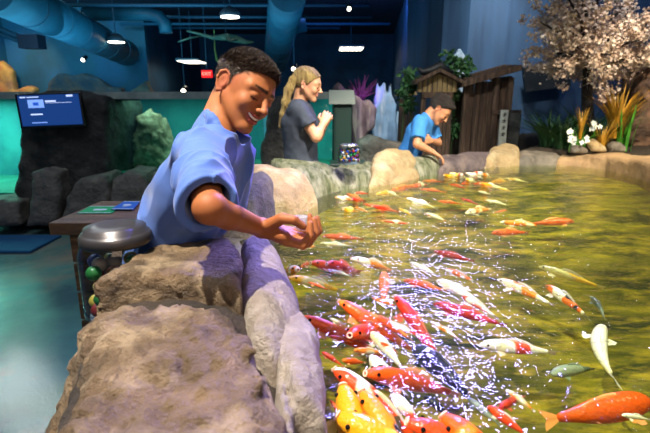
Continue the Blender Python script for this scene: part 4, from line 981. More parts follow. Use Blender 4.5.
# t-shirt
axR = (elR-shR)/np.linalg.norm(elR-shR); hemc = shR+(elR-shR)*.90
axL = (elL-shL)/np.linalg.norm(elL-shL); hemL = shL+(elL-shL)*.8
def shirt(Q):
    d = torso(Q, .016)
    d = smin(d, chain(Q, [(p, .006) for p in ringp+[ringp[0]]], .004), .04)
    low = P(150, 300, 1.5)
    q = Q-shR; t = np.clip((q@axR)/.27, 0, 1.2)
    sl = rcone(Q, shR-axR*.0, shR+axR*.34, .052, .059); sl = sl-.006*np.sin(t*9+3*vnoise(Q, 9, 2))*t
    sl2 = rcone(Q, shL, shL+axL*.34, .058, .070)
    d = smin(d, smax(sl, (Q-hemc)@(axR*.93+np.array([.3, 0, .1])), .006), .035)
    d = smin(d, smax(sl2, (Q-hemL)@axL, .006), .03)
    ra_ = np.sqrt((((Q-ringc)@fv)/rf)**2+(((Q-ringc)@lat)/.062)**2)
    d = smin(d, smax(smax(smin(rcone(Q, nktop, nk+np.array([-.006, .0, .0]), .052, .062), rcone(Q, fromh((-.050, 0, -.035)), nape-rn*.03+fv*.055, .043, .043), .02), (Q-ringc)@rn-.002, .004), (ra_-1.08)*.062, .004), .012)
    along = (Q-che)@((hip-che)/np.linalg.norm(hip-che)); acr = (Q-che)@np.cross(sx, (hip-che)/np.linalg.norm(hip-che))
    lg_ = np.stack([along*2.2, acr*9+along*2, (Q@sx)*5], 1); wob = lg_+.35*vnoise(Q, 9, 2)[:, None]
    d = d-.019*(1-np.abs(vnoise(wob, 1.25, 1)))**3+.008-.009*(1-np.abs(vnoise(wob, 2.9, 5)))**3
    tt = (Q-shR)@axR; sv = np.stack([tt*14, ((Q-shR)@sx)*7+tt*6, (Q-shR)@np.cross(axR, sx)*7+tt*5], 1)
    near = np.exp(-((np.linalg.norm(Q-(shR+elR)/2, axis=1))/.13)**2); d = d-near*.011*(1-np.abs(vnoise(sv, 1.0, 11)))**3
    cav = rcone(Q, shR+axR*.15, shR+axR*.40, .043, .0555); d = smax(d, -cav, .004)
    cavL = rcone(Q, shL+axL*.12, shL+axL*.40, .048, .062); d = smax(d, -cavL, .004)
    a = (Q-ringc)@fv; b = (Q-ringc)@lat; c = (Q-ringc)@rn; rr = np.sqrt((a/(rf-.004))**2+(b/.058)**2)
    hole = np.maximum((rr-1)*.06, -(c+.014)); d = smax(d, -hole, .004)
    return d
lo, hi = bounds([nape, hip, shR, elR, shL, elL], .15); lo[2] = hip[2]-.16; hi[2] = nape[2]+.05
V, Fc = sdf_mesh(shirt, lo, hi, .003, pad=.035)
cc = np.tile(np.array(hexc('#486bb6')[:3]), (len(V), 1)); 
pr = (np.linalg.norm((V-P(141, 200, 1.45))*np.array([1, .35, 1]), axis=1) < .035) & (vnoise(V, 55, 3) > .0); cc[pr] = np.array(hexc('#c8c23a')[:3])
sm = M('shirt_blue', '#5b7fc4', rough=.75, attr='Col', bump=.15, bscale=500, sheen=.2)
tee = mesh_obj('t_shirt', V, Fc, sm, boy, True, world=True, cols=cc)
MB().tube([p+rn*.002 for p in ringp+ringp[:2]], .0062, 8, False).build('collar', M('collar_blue', '#4f72ba', rough=.7, bump=.3, bscale=300), tee, True)
ca = boy.data.color_attributes.new('Col', 'FLOAT_COLOR', 'POINT'); ca.data.foreach_set('color', np.concatenate([cols_, np.ones((len(cols_), 1))], 1).ravel().astype(np.float32))
# trousers and shoes, hidden behind the wall
trm = M('shorts_navy', '#1c2436', rough=.8)
f0 = [np.array([-.62, 1.42, .09]), np.array([-.56, 1.66, .09])]
hp = [hip+np.array([-.02, -.07, 0]), hip+np.array([0, .09, 0])]
def legs(Q):
    d = smin(rcone(Q, hip+sx*.05, hip-sx*.05, .112, .112), rcone(Q, hip+np.array([0, 0, -.03]), hip+np.array([0, 0, .02]), .11, .11), .03)
    for a, b in zip(hp, f0): d = smin(d, chain(Q, [(a, .085), ((a+b)/2+np.array([0, 0, .0]), .068), (b, .052)], .02), .03)
    return d+.003*vnoise(Q, 14)
lo, hi = bounds(f0+[hip], .17); lo[2] = .03; V, Fc = sdf_mesh(legs, lo, hi, .012, pad=.02); mesh_obj('trousers', V, Fc, trm, boy, True, world=True)
for b in f0:
    g = lambda Q, b=b: smax(smin(rcone(Q, b+np.array([-.03, 0, -.04]), b+np.array([.13, 0, -.055]), .045, .036), rcone(Q, b, b+np.array([0, 0, -.03]), .045, .048), .03), -Q[:, 2], .005)
    V, Fc = sdf_mesh(g, b-np.array([.1, .08, .1]), b+np.array([.2, .08, .06]), .01); mesh_obj('shoe', V, Fc, M('shoe_dark', '#20242c', rough=.6), boy, True, world=True)
# small clear cup of food held in the hand
ccup = P(301, 225, 1.125); t = thing('food_cup', 'small clear plastic cup of fish food held in the front boy\'s cupped hand', 'cup', tuple(ccup))
MB().lathe([(.012, -.012), (.0165, .020), (.0175, .022), (.0155, .020), (.011, -.011)], ccup, 24).build('cup_body', M('cup_plastic', '#c8c8dc', rough=.2, alpha=.35), t, True)
m = MB(); r = random.Random(4)
for k in range(40):
    a = r.uniform(0, 6.28); q_ = r.random()**.5*.011; m.ball(ccup+np.array([q_*math.cos(a), q_*math.sin(a), r.uniform(-.006, .012)]), .0028, 6, 4)
o = m.build('fish_food', M('pellet', '#b9a6a8', rough=.7), t, True); o['kind'] = 'stuff'
print('boy', time.time()-T0)

# ---------- generic smaller figure
def figure(label, HRm, HTv, hs, J, skin, browc, lipc, body_r, shirtm, trousm, hairf, hairm, hres=.007, sleeve=.55, smile=False, shirt_low=.05, hands=None, shoe='#1c1c20'):
    th = lambda Q: (Q-HTv)@HRm/hs
    sx_ = J['shL']-J['shR']; sx_ /= np.linalg.norm(sx_); hw = np.linalg.norm(J['shL']-J['shR'])/2
    def tors(Q, e=0):
        d = None
        for s in (-1, 1):
            a = chain(Q, [(J['hip']+sx_*hw*.42*s, body_r*1.05+e), (J['waist']+sx_*hw*.34*s, body_r*.86+e), (J['chest']+sx_*hw*.42*s, body_r+e)], .03); d = a if d is None else smin(d, a, .05)
        d = smin(d, rcone(Q, J['shR']+sx_*.03, J['shL']-sx_*.03, .046+e, .046+e), .05)
        return smin(d, rcone(Q, J['chest'], J['nk'], body_r*.8+e, .045+e), .05)
    def body(Q):
        d = head_sdf(th(Q), smile)*hs; d = smin(d, rcone(Q, HTv+HRm@np.array([-.03, 0, -.045]), J['nk'], .046*hs, .052*hs), .02); d = smin(d, tors(Q, -.012), .03)
        for S_, hand in zip('RL', hands):
            a = smin(rcone(Q, J['sh'+S_], J['el'+S_], .043, .034), chain(Q, [(J['el'+S_], .034), (J['el'+S_]*.7+J['wr'+S_]*.3, .033), (J['wr'+S_], .022)], .01), .014)
            a = smin(a, hand_eval(Q, hand), .01); d = smin(d, a, .012)
        return d
    lo, hi = bounds(list(J.values())+[HTv], .15); lo[2] = J['hip'][2]-.12
    for hc in hands:
        for c in hc:
            if c[0] == 'fin': lo = np.minimum(lo, c[1][-1][0]-.02); hi = np.maximum(hi, c[1][-1][0]+.02)
    V, Fc = sdf_mesh(body, lo, hi, hres, pad=.02)
    c = head_cols(th(V), skin, browc, lipc); far = np.linalg.norm(V-HTv, axis=1) > .15; c[far] = np.array(hexc(skin)[:3])
    o = mesh_obj('person', V, Fc, M('skin_small', '#c08a68', rough=.5, attr='Col', sss=.08), None, True, cols=c); tag(o, label, 'person')
    V, Fc = sdf_mesh(hairf(th, hs), HTv-.2*hs, HTv+.2*hs, hres*.7, pad=.02); mesh_obj('hair', V, Fc, hairm, o, True, world=True)
    for s in (-1, 1): MB().ball(HTv+HRm@np.array([.0765, .031*s, .0])*hs, .0135*hs, 10, 8).build('eye', M('eye_dark', '#3a2a22', rough=.1), o, True)
    def sh(Q):
        d = tors(Q, .012)
        for S_ in 'RL':
            ax = J['el'+S_]-J['sh'+S_]; ln = np.linalg.norm(ax); ax = ax/ln
            d = smin(d, smax(rcone(Q, J['sh'+S_], J['sh'+S_]+ax*ln, .058, .064), (Q-J['sh'+S_])@ax-ln*sleeve, .006), .035)
        d = d+.007*np.abs(vnoise(Q, 11, 3))-.003+.003*vnoise(Q, 28, 5)
        nd = HTv-J['nk']; nd /= np.linalg.norm(nd)
        d = smax(d, -rcone(Q, J['nk']+nd*.015, J['nk']+nd*.2, .058, .07), .004)
        return smax(d, (J['hip'][2]-shirt_low)-Q[:, 2], .006)
    lo2 = lo.copy(); hi2 = hi.copy(); V, Fc = sdf_mesh(sh, lo2, hi2, hres, pad=.03); mesh_obj('t_shirt', V, Fc, shirtm, o, True, world=True)
    ft = [J['footR'], J['footL']]
    def lg(Q):
        d = rcone(Q, J['hip']+sx_*hw*.4, J['hip']-sx_*hw*.4, body_r*1.05, body_r*1.05)
        for s, f_ in zip((-1, 1), ft):
            a = J['hip']+sx_*hw*.45*s+np.array([0, 0, -.05]); d = smin(d, chain(Q, [(a, .082), ((a+f_)/2, .064), (f_, .048)], .02), .03)
        return d+.003*vnoise(Q, 14)
    lo, hi = bounds(ft+[J['hip']], .2); lo[2] = .03; V, Fc = sdf_mesh(lg, lo, hi, .014, pad=.02); mesh_obj('trousers', V, Fc, trousm, o, True, world=True)
    for b in ft:
        fd = HRm@np.array([1., 0, 0]); fd[2] = 0; fd /= np.linalg.norm(fd)
        g = lambda Q, b=b: smax(smin(rcone(Q, b-fd*.02+np.array([0, 0, -.04]), b+fd*.14+np.array([0, 0, -.055]), .045, .036), rcone(Q, b, b+np.array([0, 0, -.03]), .046, .048), .03), -Q[:, 2], .005)
        V, Fc = sdf_mesh(g, b-np.array([.2, .2, .1]), b+np.array([.2, .2, .06]), .012); mesh_obj('shoe', V, Fc, M('shoe_small', shoe, rough=.6), o, True, world=True)
    return o
# woman with the ponytail
WR = rotm(-.12, .28, 0); WT = P(307, 84.5, 3.4)
blond = M('hair_blond', '#b59a5c', '#6f5730', 18, .5, .9, 90, stretch=(3, 3, .5), spec=.5)
JW = dict(hip=P(302, 172, 3.42), waist=P(301, 148, 3.42), chest=P(299, 122, 3.42), nk=P(300, 103, 3.42), shR=P(298, 109, 3.25), shL=P(303, 109, 3.60), elR=P(316, 137, 3.20), wrR=P(323, 124, 3.28), elL=P(318, 137, 3.62), wrL=P(325, 124, 3.46), footR=np.array([-.17, 3.34, .09]), footL=np.array([-.13, 3.55, .09]))
def whair(th, hs):
    def f(Q):
        q = th(Q); m = q.copy(); m[:, 1] = np.abs(m[:, 1])
        d = smin(ell(q, (-.014, 0, .036), (.096, .075, .080)), ell(q, (.030, 0, .002), (.058, .060, .080)), .03)-.008-.0015*np.sin(q[:, 2]*300+q[:, 0]*200)
        lim = np.interp(q[:, 2], [-.06, -.02, .02, .05, .08, .12], [-.03, -.01, .03, .055, .085, .2]); d = smax(d, q[:, 0]-lim, .008); d = smax(d, -q[:, 2]-.06+.4*q[:, 0], .01)
        d = smax(d, -ell(m, (-.010, .085, -.012), (.018, .02, .026)), .003)
        tail = chain(Q, [(P(298, 76, 3.40), .020), (P(293, 80, 3.37), .026), (P(289, 90, 3.33), .030), (P(286, 102, 3.31), .028), (P(283, 114, 3.31), .022), (P(280, 127, 3.32), .010)], .02)/hs
        tail = tail+.004*vnoise(q*np.array([1, 1, .15]), 110, 2)
        return smin(d, tail, .012)*hs
    return f
def big(f): return f
_fig_hair = whair
hW = [hand_chains(JW['wrR'], np.array([.3, .35, .6]), np.array([.2, 1., .1]), 1, .95, .9), hand_chains(JW['wrL'], np.array([.2, -.5, .6]), np.array([.1, -1., .1]), -1, .95, .9)]
def wide(fn): return fn
o = figure('blonde woman with a long ponytail in a dark grey t-shirt standing behind the wall', WR, WT, .98, JW, '#c99472', '#8a6a44', '#b0605a', .112, M('shirt_charcoal', '#3a4150', '#2c323f', 12, .8, .3, 200), M('jeans_dark', '#1b2030', rough=.85), whair, blond, .0065, hands=hW, sleeve=.62, shirt_low=.10)
# extend the ponytail volume: rebuild hair with a taller box
for ch in list(o.children):
    if ch.name.startswith('hair'): bpy.data.objects.remove(ch)
V, Fc = sdf_mesh(whair(lambda Q: (Q-WT)@WR/.98, .98), WT-np.array([.32, .12, .36]), WT+np.array([.14, .12, .14]), .004, pad=.02); wh = mesh_obj('hair', V, Fc, blond, o, True, world=True)
hp_ = WT+WR@np.array([-.105, 0, .05])*1.03; MB().tube([hp_+WR@np.array([.006*0, .021*math.cos(a), .021*math.sin(a)]) for a in np.linspace(0, 6.6, 18)], .005, 6).build('hair_tie', M('hair_tie', '#241c18', rough=.8), wh, True)
# boy in the bright blue shirt
BR = rotm(-.35, .80, -.15); BT = P(439, 110, 4.2)
JB = dict(hip=P(407, 172, 4.3), waist=P(410, 152, 4.28), chest=P(419, 132, 4.24), nk=P(428, 117, 4.22), shR=P(420, 122, 4.08), shL=P(430, 124, 4.38), elR=P(417, 144, 3.97), wrR=P(433, 152, 3.98), elL=P(438, 143, 4.34), wrL=P(431, 141, 4.14), footR=np.array([.72, 4.42, .09]), footL=np.array([.76, 4.62, .09]))
JB['footR'] = np.array([JB['hip'][0]-.05, 4.30, .09]); JB['footL'] = np.array([JB['hip'][0]-.02, 4.48, .09])
dark = M('hair_dark', '#17110f', '#2a1f1a', 20, .45, .8, 120)
hB = [hand_chains(JB['wrR'], np.array([.8, -.1, -.45]), np.array([.3, 0, -1.]), 1, .9, .5), hand_chains(JB['wrL'], np.array([-.6, -.4, .1]), np.array([-.2, 1., 0.]), -1, .9, .8)]
figure('dark-haired boy in a bright blue t-shirt bending over the far wall rocks', BR, BT, 1.0, JB, '#b9805c', '#1d1310', '#a85a50', .082, M('shirt_bright_blue', '#3b86cf', '#3078c2', 10, .75, .3, 160), M('shorts_dark', '#20283a', rough=.85),
       lambda th, hs: (lambda Q: hair_sdf(th(Q), .008, .018, .005, 45)*hs), dark, .0065, hands=hB, sleeve=.78)
print('people', time.time()-T0)

# ------------------------------------------------------------------ koi
def koimat(name, base, spots=None, scale=12, th=.5, third=None):
    key = 'koi_'+name
    if key in MATS: return MATS[key]
    m = bpy.data.materials.new(key); m.use_nodes = True; MATS[key] = m; nt = m.node_tree; N = nt.nodes; K = nt.links; b = N['Principled BSDF']
    b.inputs['Roughness'].default_value = .28; b.inputs['Specular IOR Level'].default_value = .4; b.inputs['Subsurface Weight'].default_value = .0
    tc = N.new('ShaderNodeTexCoord'); oi = N.new('ShaderNodeObjectInfo')
    ad = N.new('ShaderNodeVectorMath'); ad.operation = 'MULTIPLY_ADD'; ad.inputs[1].default_value = (1, 1, .4); cb = N.new('ShaderNodeCombineXYZ'); mu = N.new('ShaderNodeMath'); mu.operation = 'MULTIPLY'; mu.inputs[1].default_value = 30
    K.new(oi.outputs['Random'], mu.inputs[0]); K.new(mu.outputs[0], cb.inputs[0]); K.new(mu.outputs[0], cb.inputs[1]); K.new(tc.outputs['Object'], ad.inputs[0]); K.new(cb.outputs[0], ad.inputs[2])
    col = hexc(base)
    def layer(col, hx, sc, t):
        n = N.new('ShaderNodeTexNoise'); n.inputs['Scale'].default_value = sc; n.inputs['Detail'].default_value = 1.5; K.new(ad.outputs[0], n.inputs['Vector'])
        mr = N.new('ShaderNodeMapRange'); mr.inputs['From Min'].default_value = t-.015; mr.inputs['From Max'].default_value = t+.015; K.new(n.outputs['Fac'], mr.inputs['Value'])
        mx = N.new('ShaderNodeMix'); mx.data_type = 'RGBA'; K.new(mr.outputs[0], mx.inputs[0])
        if isinstance(col, tuple): mx.inputs[6].default_value = col
        else: K.new(col, mx.inputs[6])
        mx.inputs[7].default_value = hexc(hx); return mx.outputs[2]
    if spots: col = layer(col, spots, scale, th)
    if third: col = layer(col, third, scale*1.4, .6)
    if isinstance(col, tuple): b.inputs['Base Color'].default_value = col
    else: K.new(col, b.inputs['Base Color'])
    v = N.new('ShaderNodeTexVoronoi'); v.inputs['Scale'].default_value = 130; K.new(tc.outputs['Object'], v.inputs['Vector'])
    bp = N.new('ShaderNodeBump'); bp.inputs['Strength'].default_value = .35; bp.inputs['Distance'].default_value = .003; K.new(v.outputs['Distance'], bp.inputs['Height']); K.new(bp.outputs[0], b.inputs['Normal'])
    return m
KM = {'orange': koimat('orange', '#e0560a', '#f08018', 9, .58), 'red': koimat('red', '#c02c08', '#d8440e', 9, .55), 'white': koimat('white', '#f2ead8', '#e8dcc0', 8, .55),
      'yellow': koimat('yellow', '#e09a10', '#f0c040', 9, .6), 'redwhite': koimat('redwhite', '#f4ece0', '#e8491a', 9, .49), 'orangewhite': koimat('orangewhite', '#f6ead2', '#f58a20', 10, .48),
      'black': koimat('black', '#12141d', '#2a3040', 9, .6), 'tricolour': koimat('tricolour', '#f0e8dc', '#f07018', 11, .52, '#15161c'), 'blackorange': koimat('blackorange', '#1b1a1c', '#f28a1a', 12, .50),
      'grey': koimat('grey', '#8f9a90', '#5d6a62', 9, .52), 'yellowwhite': koimat('yellowwhite', '#f4e6a0', '#f6c030', 9, .52)}
finm = {}
def fin_mat(hx):
    return M('fin_'+hx.strip('#'), hx, rough=.4, alpha=.8)
FINC = {'orange': '#f2a060', 'red': '#e06a40', 'white': '#efe8dc', 'yellow': '#f4d070', 'redwhite': '#f2ddd0', 'orangewhite': '#f4e2c8', 'black': '#252a38', 'tricolour': '#d8d0c8', 'blackorange': '#5a4a3a', 'grey': '#7f8a80', 'yellowwhite': '#f4e8b8'}
def fan(base, dirv, side, L_, w_, th=.0008, seg=6, fork=0, up=None):
    """fin blade: base point, main direction, spreading direction"""
    V = []; Fc = []; n = np.cross(dirv, side); n /= np.linalg.norm(n)
    cols_n = 7
    for i in range(seg+1):
        u = i/seg
        for j in range(cols_n):
            v = j/(cols_n-1)*2-1; ln = L_*(1-.12*v*v-fork*(1-abs(v)))*u
            p = base+dirv*ln+side*v*w_*(.18+.82*u**.8)+n*.0015*math.sin(v*14)*u
            V.append(p+n*th*(1-u*.7))
    k = len(V); V += [p-n*2*th*(1-(i//cols_n)/seg*.7) for i, p in enumerate(V)]
    for i in range(seg):
        for j in range(cols_n-1):
            a = i*cols_n+j; Fc.append((a, a+1, a+1+cols_n, a+cols_n)); Fc.append((k+a, k+a+cols_n, k+a+1+cols_n, k+a+1))
    return V, Fc
def koi(H, T, style, label, bend=0., mouth=False, group=None, fat=1.0, wave=0):
    if len(label.replace('-', ' ').split()) > 16: print('LONG', label)
    H = np.array(H); T = np.array(T); L_ = np.linalg.norm(H-T); ax = (H-T)/L_
    zup = np.array([0, 0, 1.]); lat = np.cross(zup, ax); lat /= np.linalg.norm(lat); up = np.cross(ax, lat)
    root = thing('koi_fish', label, 'fish', tuple(H*.5+T*.5), 0, group)
    ss = [0, .012, .035, .07, .12, .18, .26, .36, .47, .58, .68, .77, .84, .89]
    wd = [.018, .030, .044, .056, .068, .077, .084, .086, .080, .068, .052, .036, .025, .020]
    hd = [.016, .028, .042, .058, .076, .090, .100, .104, .098, .084, .064, .046, .036, .036]
    def sp(s): return H-ax*L_*s+lat*L_*(bend*(s*s*1.3-s*.3)+wave*math.sin(s*2*PI)*.5)
    NV = 16; V = []; Fc = []
    for s, w_, h_ in zip(ss, wd, hd):
        c = sp(s); t = (sp(max(s-.01, 0))-sp(s+.01)); t /= np.linalg.norm(t); l2 = np.cross(zup if abs(t[2]) < .95 else lat, t); l2 /= np.linalg.norm(l2); u2 = np.cross(t, l2)
        for k in range(NV):
            an = 2*PI*k/NV; V.append(c+l2*math.cos(an)*w_*L_*fat*1.15+u2*math.sin(an)*h_*L_*fat*(1.0 if math.sin(an) > 0 else .85)-u2*L_*.012*(s < .05))
    for i in range(len(ss)-1):
        for k in range(NV):
            a, b = i*NV+k, i*NV+(k+1) % NV; Fc.append((a, a+NV, b+NV, b))
    if not mouth: Fc.append(tuple(range(NV)))
    else:
        # open gullet: fold the lip rim inwards
        b0 = len(V)
        for k in range(NV): V.append(H*.0+V[k]*.6+(sp(.0))*.4-ax*L_*.05)
        for k in range(NV): Fc.append((b0+k, k, (k+1) % NV, b0+(k+1) % NV))
        Fc.append(tuple(b0+k for k in range(NV)))
    Fc.append(tuple((len(ss)-1)*NV+k for k in range(NV-1, -1, -1)))
    body = mesh_obj('body', V, Fc, KM[style], root, True, world=True)
    md = body.modifiers.new('sub', 'SUBSURF'); md.levels = 1; md.render_levels = 1
    fm = fin_mat(FINC[style])
    tb_ = sp(.87); td = sp(.95)-sp(.85); td = -(sp(.84)-sp(.9)); td /= np.linalg.norm(td)
    V, Fc = fan(tb_, td, (up*.75+lat*.65)/np.linalg.norm(up*.75+lat*.65), L_*.17, L_*.085, fork=.35, th=.001); mesh_obj('tail_fin', V, Fc, fm, root, True, world=True)
    for s_ in (-1, 1):
        b = sp(.21)+lat*s_*L_*.062*fat-up*L_*.035; d = lat*s_*.85-ax*.6-up*.12; d /= np.linalg.norm(d); sd = ax*.8+lat*s_*.55; sd -= d*(sd@d); sd /= np.linalg.norm(sd)
        V, Fc = fan(b, d, sd, L_*.115, L_*.055, th=.0007); mesh_obj('pectoral_fin', V, Fc, fm, root, True, world=True)
    m = []; f = []
    for i, s in enumerate(np.linspace(.34, .66, 9)):
        c = sp(s)+up*L_*np.interp(s, ss, hd)*.92*fat; hh = L_*.055*math.sin(PI*min(1, (i+1.6)/9.5))**.6*(1-.35*i/8); m += [c+lat*.0008, c+up*hh-ax*L_*.03, c-lat*.0008]
    for i in range(8):
        a = 3*i; f += [(a, a+1, a+4, a+3), (a+2, a+5, a+4, a+1)]
    mesh_obj('dorsal_fin', m, f, fm, root, True, world=True)
    em = M('koi_eye', '#08080a', rough=.08)
    for s_ in (-1, 1):
        MB().ball(sp(.085)+lat*s_*L_*.062*fat+up*L_*.022, L_*.0155, 10, 8).build('eye', em, root, True)
    if mouth:
        q = H+ax*L_*.002; rr = L_*.024*fat
        MB().tube([q+lat*math.cos(a)*rr*1.1+up*(math.sin(a)*rr-L_*.012) for a in np.linspace(0, 2*PI, 15)], L_*.008, 6).build('lips', M('koi_lips', '#f6c8a0', rough=.3), root, True)
        MB().ball(q-ax*L_*.022-up*L_*.012, (L_*.019,)*3, 10, 8).build('mouth_opening', M('koi_mouth', '#5a1a10', rough=.4), root, True)
    return root
# (head px, tail px, style, bend, raised?, fat, label): r 0 = cruising just below the surface, 1 = head lifted out, mouth open
KOI = [
 ((651, 400), (548, 424), 'orange', .05, 0, 1.25, 'large solid orange koi at the bottom right corner', ),
 ((604, 325), (582, 372), 'white', -.28, 0, .95, 'plain white koi curved like a hook near the right side'),
 ((539, 266), (606, 288), 'yellowwhite', .04, 0, .75, 'long slim cream-white koi, alone at the right, upper one'),
 ((546, 285), (592, 318), 'tricolour', .05, 0, .95, 'orange, white and black mottled koi right of centre pointing up-left'),
 ((498, 279), (558, 306), 'orangewhite', .05, 0, .95, 'koi with an orange head and white body above the curved white one, further left'),
 ((480, 344), (556, 352), 'redwhite', .03, 0, .95, 'koi with a pink-red head and white tail, alone in the lower middle right'),
 ((434, 251), (474, 262), 'red', -.05, 0, 1.0, 'small deep orange koi with a pale nose in open water right of centre'),
 ((434, 303), (506, 327), 'red', -.04, 0, 1.05, 'long dark red-orange koi in the middle of the pond'),
 ((437, 280), (486, 304), 'white', .05, 0, 1.1, 'white koi with a dark eye above the long red-orange koi'),
 ((404, 280), (448, 292), 'orange', -.06, 0, 1.0, 'orange-yellow koi left of the dark-eyed white koi'),
 ((446, 269), (478, 282), 'tricolour', .1, 0, 1.0, 'orange and grey koi just behind the dark-eyed white koi'),
 ((396, 296), (412, 318), 'red', .05, 1, 1.1, 'dark red koi poking its head up in the middle'),
 ((384, 272), (386, 305), 'tricolour', .05, 0, 1.0, 'pale-headed dark-bodied koi pointing away, left of centre'),
 ((375, 316), (414, 340), 'orange', .04, 0, 1.2, 'bright orange-red koi lying diagonally left of the black koi'),
 ((370, 332), (408, 368), 'white', .10, 0, 1.0, 'cream koi with an orange-tipped nose arching towards the black koi'),
 ((414, 346), (478, 400), 'black', .05, 0, 1.25, 'large blue-black koi in the violet glints'),
 ((368, 356), (408, 392), 'tricolour', .06, 0, 1.2, 'dark-backed koi with a pale face left of the blue-black koi'),
 ((339, 300), (366, 318), 'orange', -.05, 1, 1.15, 'orange koi with a pale snout lifted up beside the sloping stone'),
 ((302, 316), (334, 330), 'orange', .05, 1, 1.05, 'orange koi nosing against the sloping stone at the waterline'),
 ((350, 334), (372, 324), 'red', -.04, 1, 1.1, 'red koi with a round open mouth facing the front boulder'),
 ((329, 336), (352, 342), 'orange', .03, 0, .9, 'small orange koi right beside the pale water-edge stone'),
 ((342, 360), (366, 364), 'orange', -.1, 0, 1.3, 'plump orange koi above the yellow koi heads'),
 ((335, 368), (358, 392), 'redwhite', .05, 1, 1.1, 'pale-lipped orange koi crowded behind the yellow koi head'),
 ((343, 384), (352, 424), 'yellow', .05, 1, 1.15, 'upright yellow koi head with a black eye, upper of the two yellow ones'),
 ((338, 414), (372, 440), 'yellow', .05, 1, 1.3, 'biggest yellow koi head with a black eye, at the bottom edge beside the boulder'),
 ((362, 390), (376, 420), 'blackorange', .05, 1, 1.0, 'black and gold koi between the yellow and the red koi heads'),
 ((392, 394), (424, 428), 'redwhite', .05, 0, 1.4, 'red koi with a cream cheek and big black eye at the bottom'),
 ((444, 414), (466, 446), 'orange', .03, 1, 1.3, 'orange-yellow koi head with a black eye at the bottom edge, middle'),
 ((488, 406), (528, 436), 'redwhite', .02, 0, 1.3, 'white koi with an orange back at the bottom edge, right of the glints'),
 ((506, 390), (536, 410), 'orangewhite', .1, 0, 1.0, 'blurred cream and orange koi just above the white koi at the bottom'),
 ((552, 374), (590, 366), 'grey', .1, 0, 1.1, 'grey-green koi deep under water below the curved white koi'),
 ((590, 296), (612, 318), 'grey', .2, 0, 1.0, 'shadowy grey koi beside the head of the curved white koi'),
 ((352, 258), (374, 262), 'orangewhite', 0, 1, 1.0, 'gaping orange and white koi in the row below the cupped hand, right one'),
 ((311, 262), (324, 268), 'orange', 0, 1, 1.2, 'round-mouthed orange koi below the cupped hand, left one'),
 ((327, 263), (349, 260), 'red', .1, 1, 1.15, 'wide-mouthed red-orange koi below the fingertips'),
 ((301, 267), (312, 262), 'orange', 0, 0, 1.0, 'small orange koi at the edge of the sloping stone below the hand'),
 ((298, 269), (286, 264), 'orangewhite', 0, 1, 1.2, 'pale-snouted koi nearest the sloping stone below the hand'),
 ((289, 277), (303, 284), 'yellowwhite', 0, 1, 1.1, 'yellow koi with a dark eye nosing the sloping stone'),
 ((322, 236), (364, 239), 'orange', .02, 0, .9, 'golden orange koi swimming right of the fingertips'),
 ((320, 243), (352, 246), 'white', .02, 0, .8, 'pale koi just below the golden orange koi by the fingertips'),
 ((315, 246), (298, 250), 'orangewhite', .1, 0, 1.0, 'white and orange koi directly under the cupped hand'),
 ((384, 221), (410, 224), 'redwhite', .05, 0, .9, 'white koi with an orange back, alone in the middle distance'),
 ((398, 208), (416, 217), 'yellowwhite', .05, 0, .8, 'thin cream koi trailing right of the far left cluster'),
 ((425, 213), (449, 222), 'orangewhite', .04, 0, 1.0, 'orange and white koi in open water right of the far left cluster'),
 ((500, 222), (541, 226), 'orangewhite', .03, 0, .9, 'pale koi with an orange tail leading a pair at right'),
 ((574, 221), (528, 224), 'orange', -.02, 0, 1.1, 'long bright orange koi heading right in the far open water'),
 ((492, 233), (527, 232), 'orange', .06, 0, 1.0, 'golden orange koi just nearer than the pair at right'),
 ((485, 200), (509, 205), 'white', .05, 0, .8, 'slim white koi in open water below the far right cluster'),
 ((438, 201), (462, 204), 'orange', .02, 0, .9, 'small orange koi in a line left of the slim white koi'),
 ((460, 198), (480, 205), 'red', .05, 0, .8, 'brownish-orange koi between the slim white and small orange koi'),
 ((466, 213), (490, 208), 'orangewhite', .1, 0, 1.0, 'cream and orange koi beneath the slim white koi'),
 ((507, 210), (493, 213), 'orange', 0, 0, 1.0, 'short orange koi to the right of the cream and orange koi'),
 ((505, 178), (528, 182), 'yellowwhite', 0, 0, .7, 'tiny pale koi alone at the far side of the pond'),
 ((420, 189), (446, 192), 'orange', .05, 0, .9, 'orange koi with a white face left of the far right cluster'),
 ((422, 181), (444, 182), 'orange', .0, 0, .9, 'orange koi tight against the greenish rock, far side'),
]
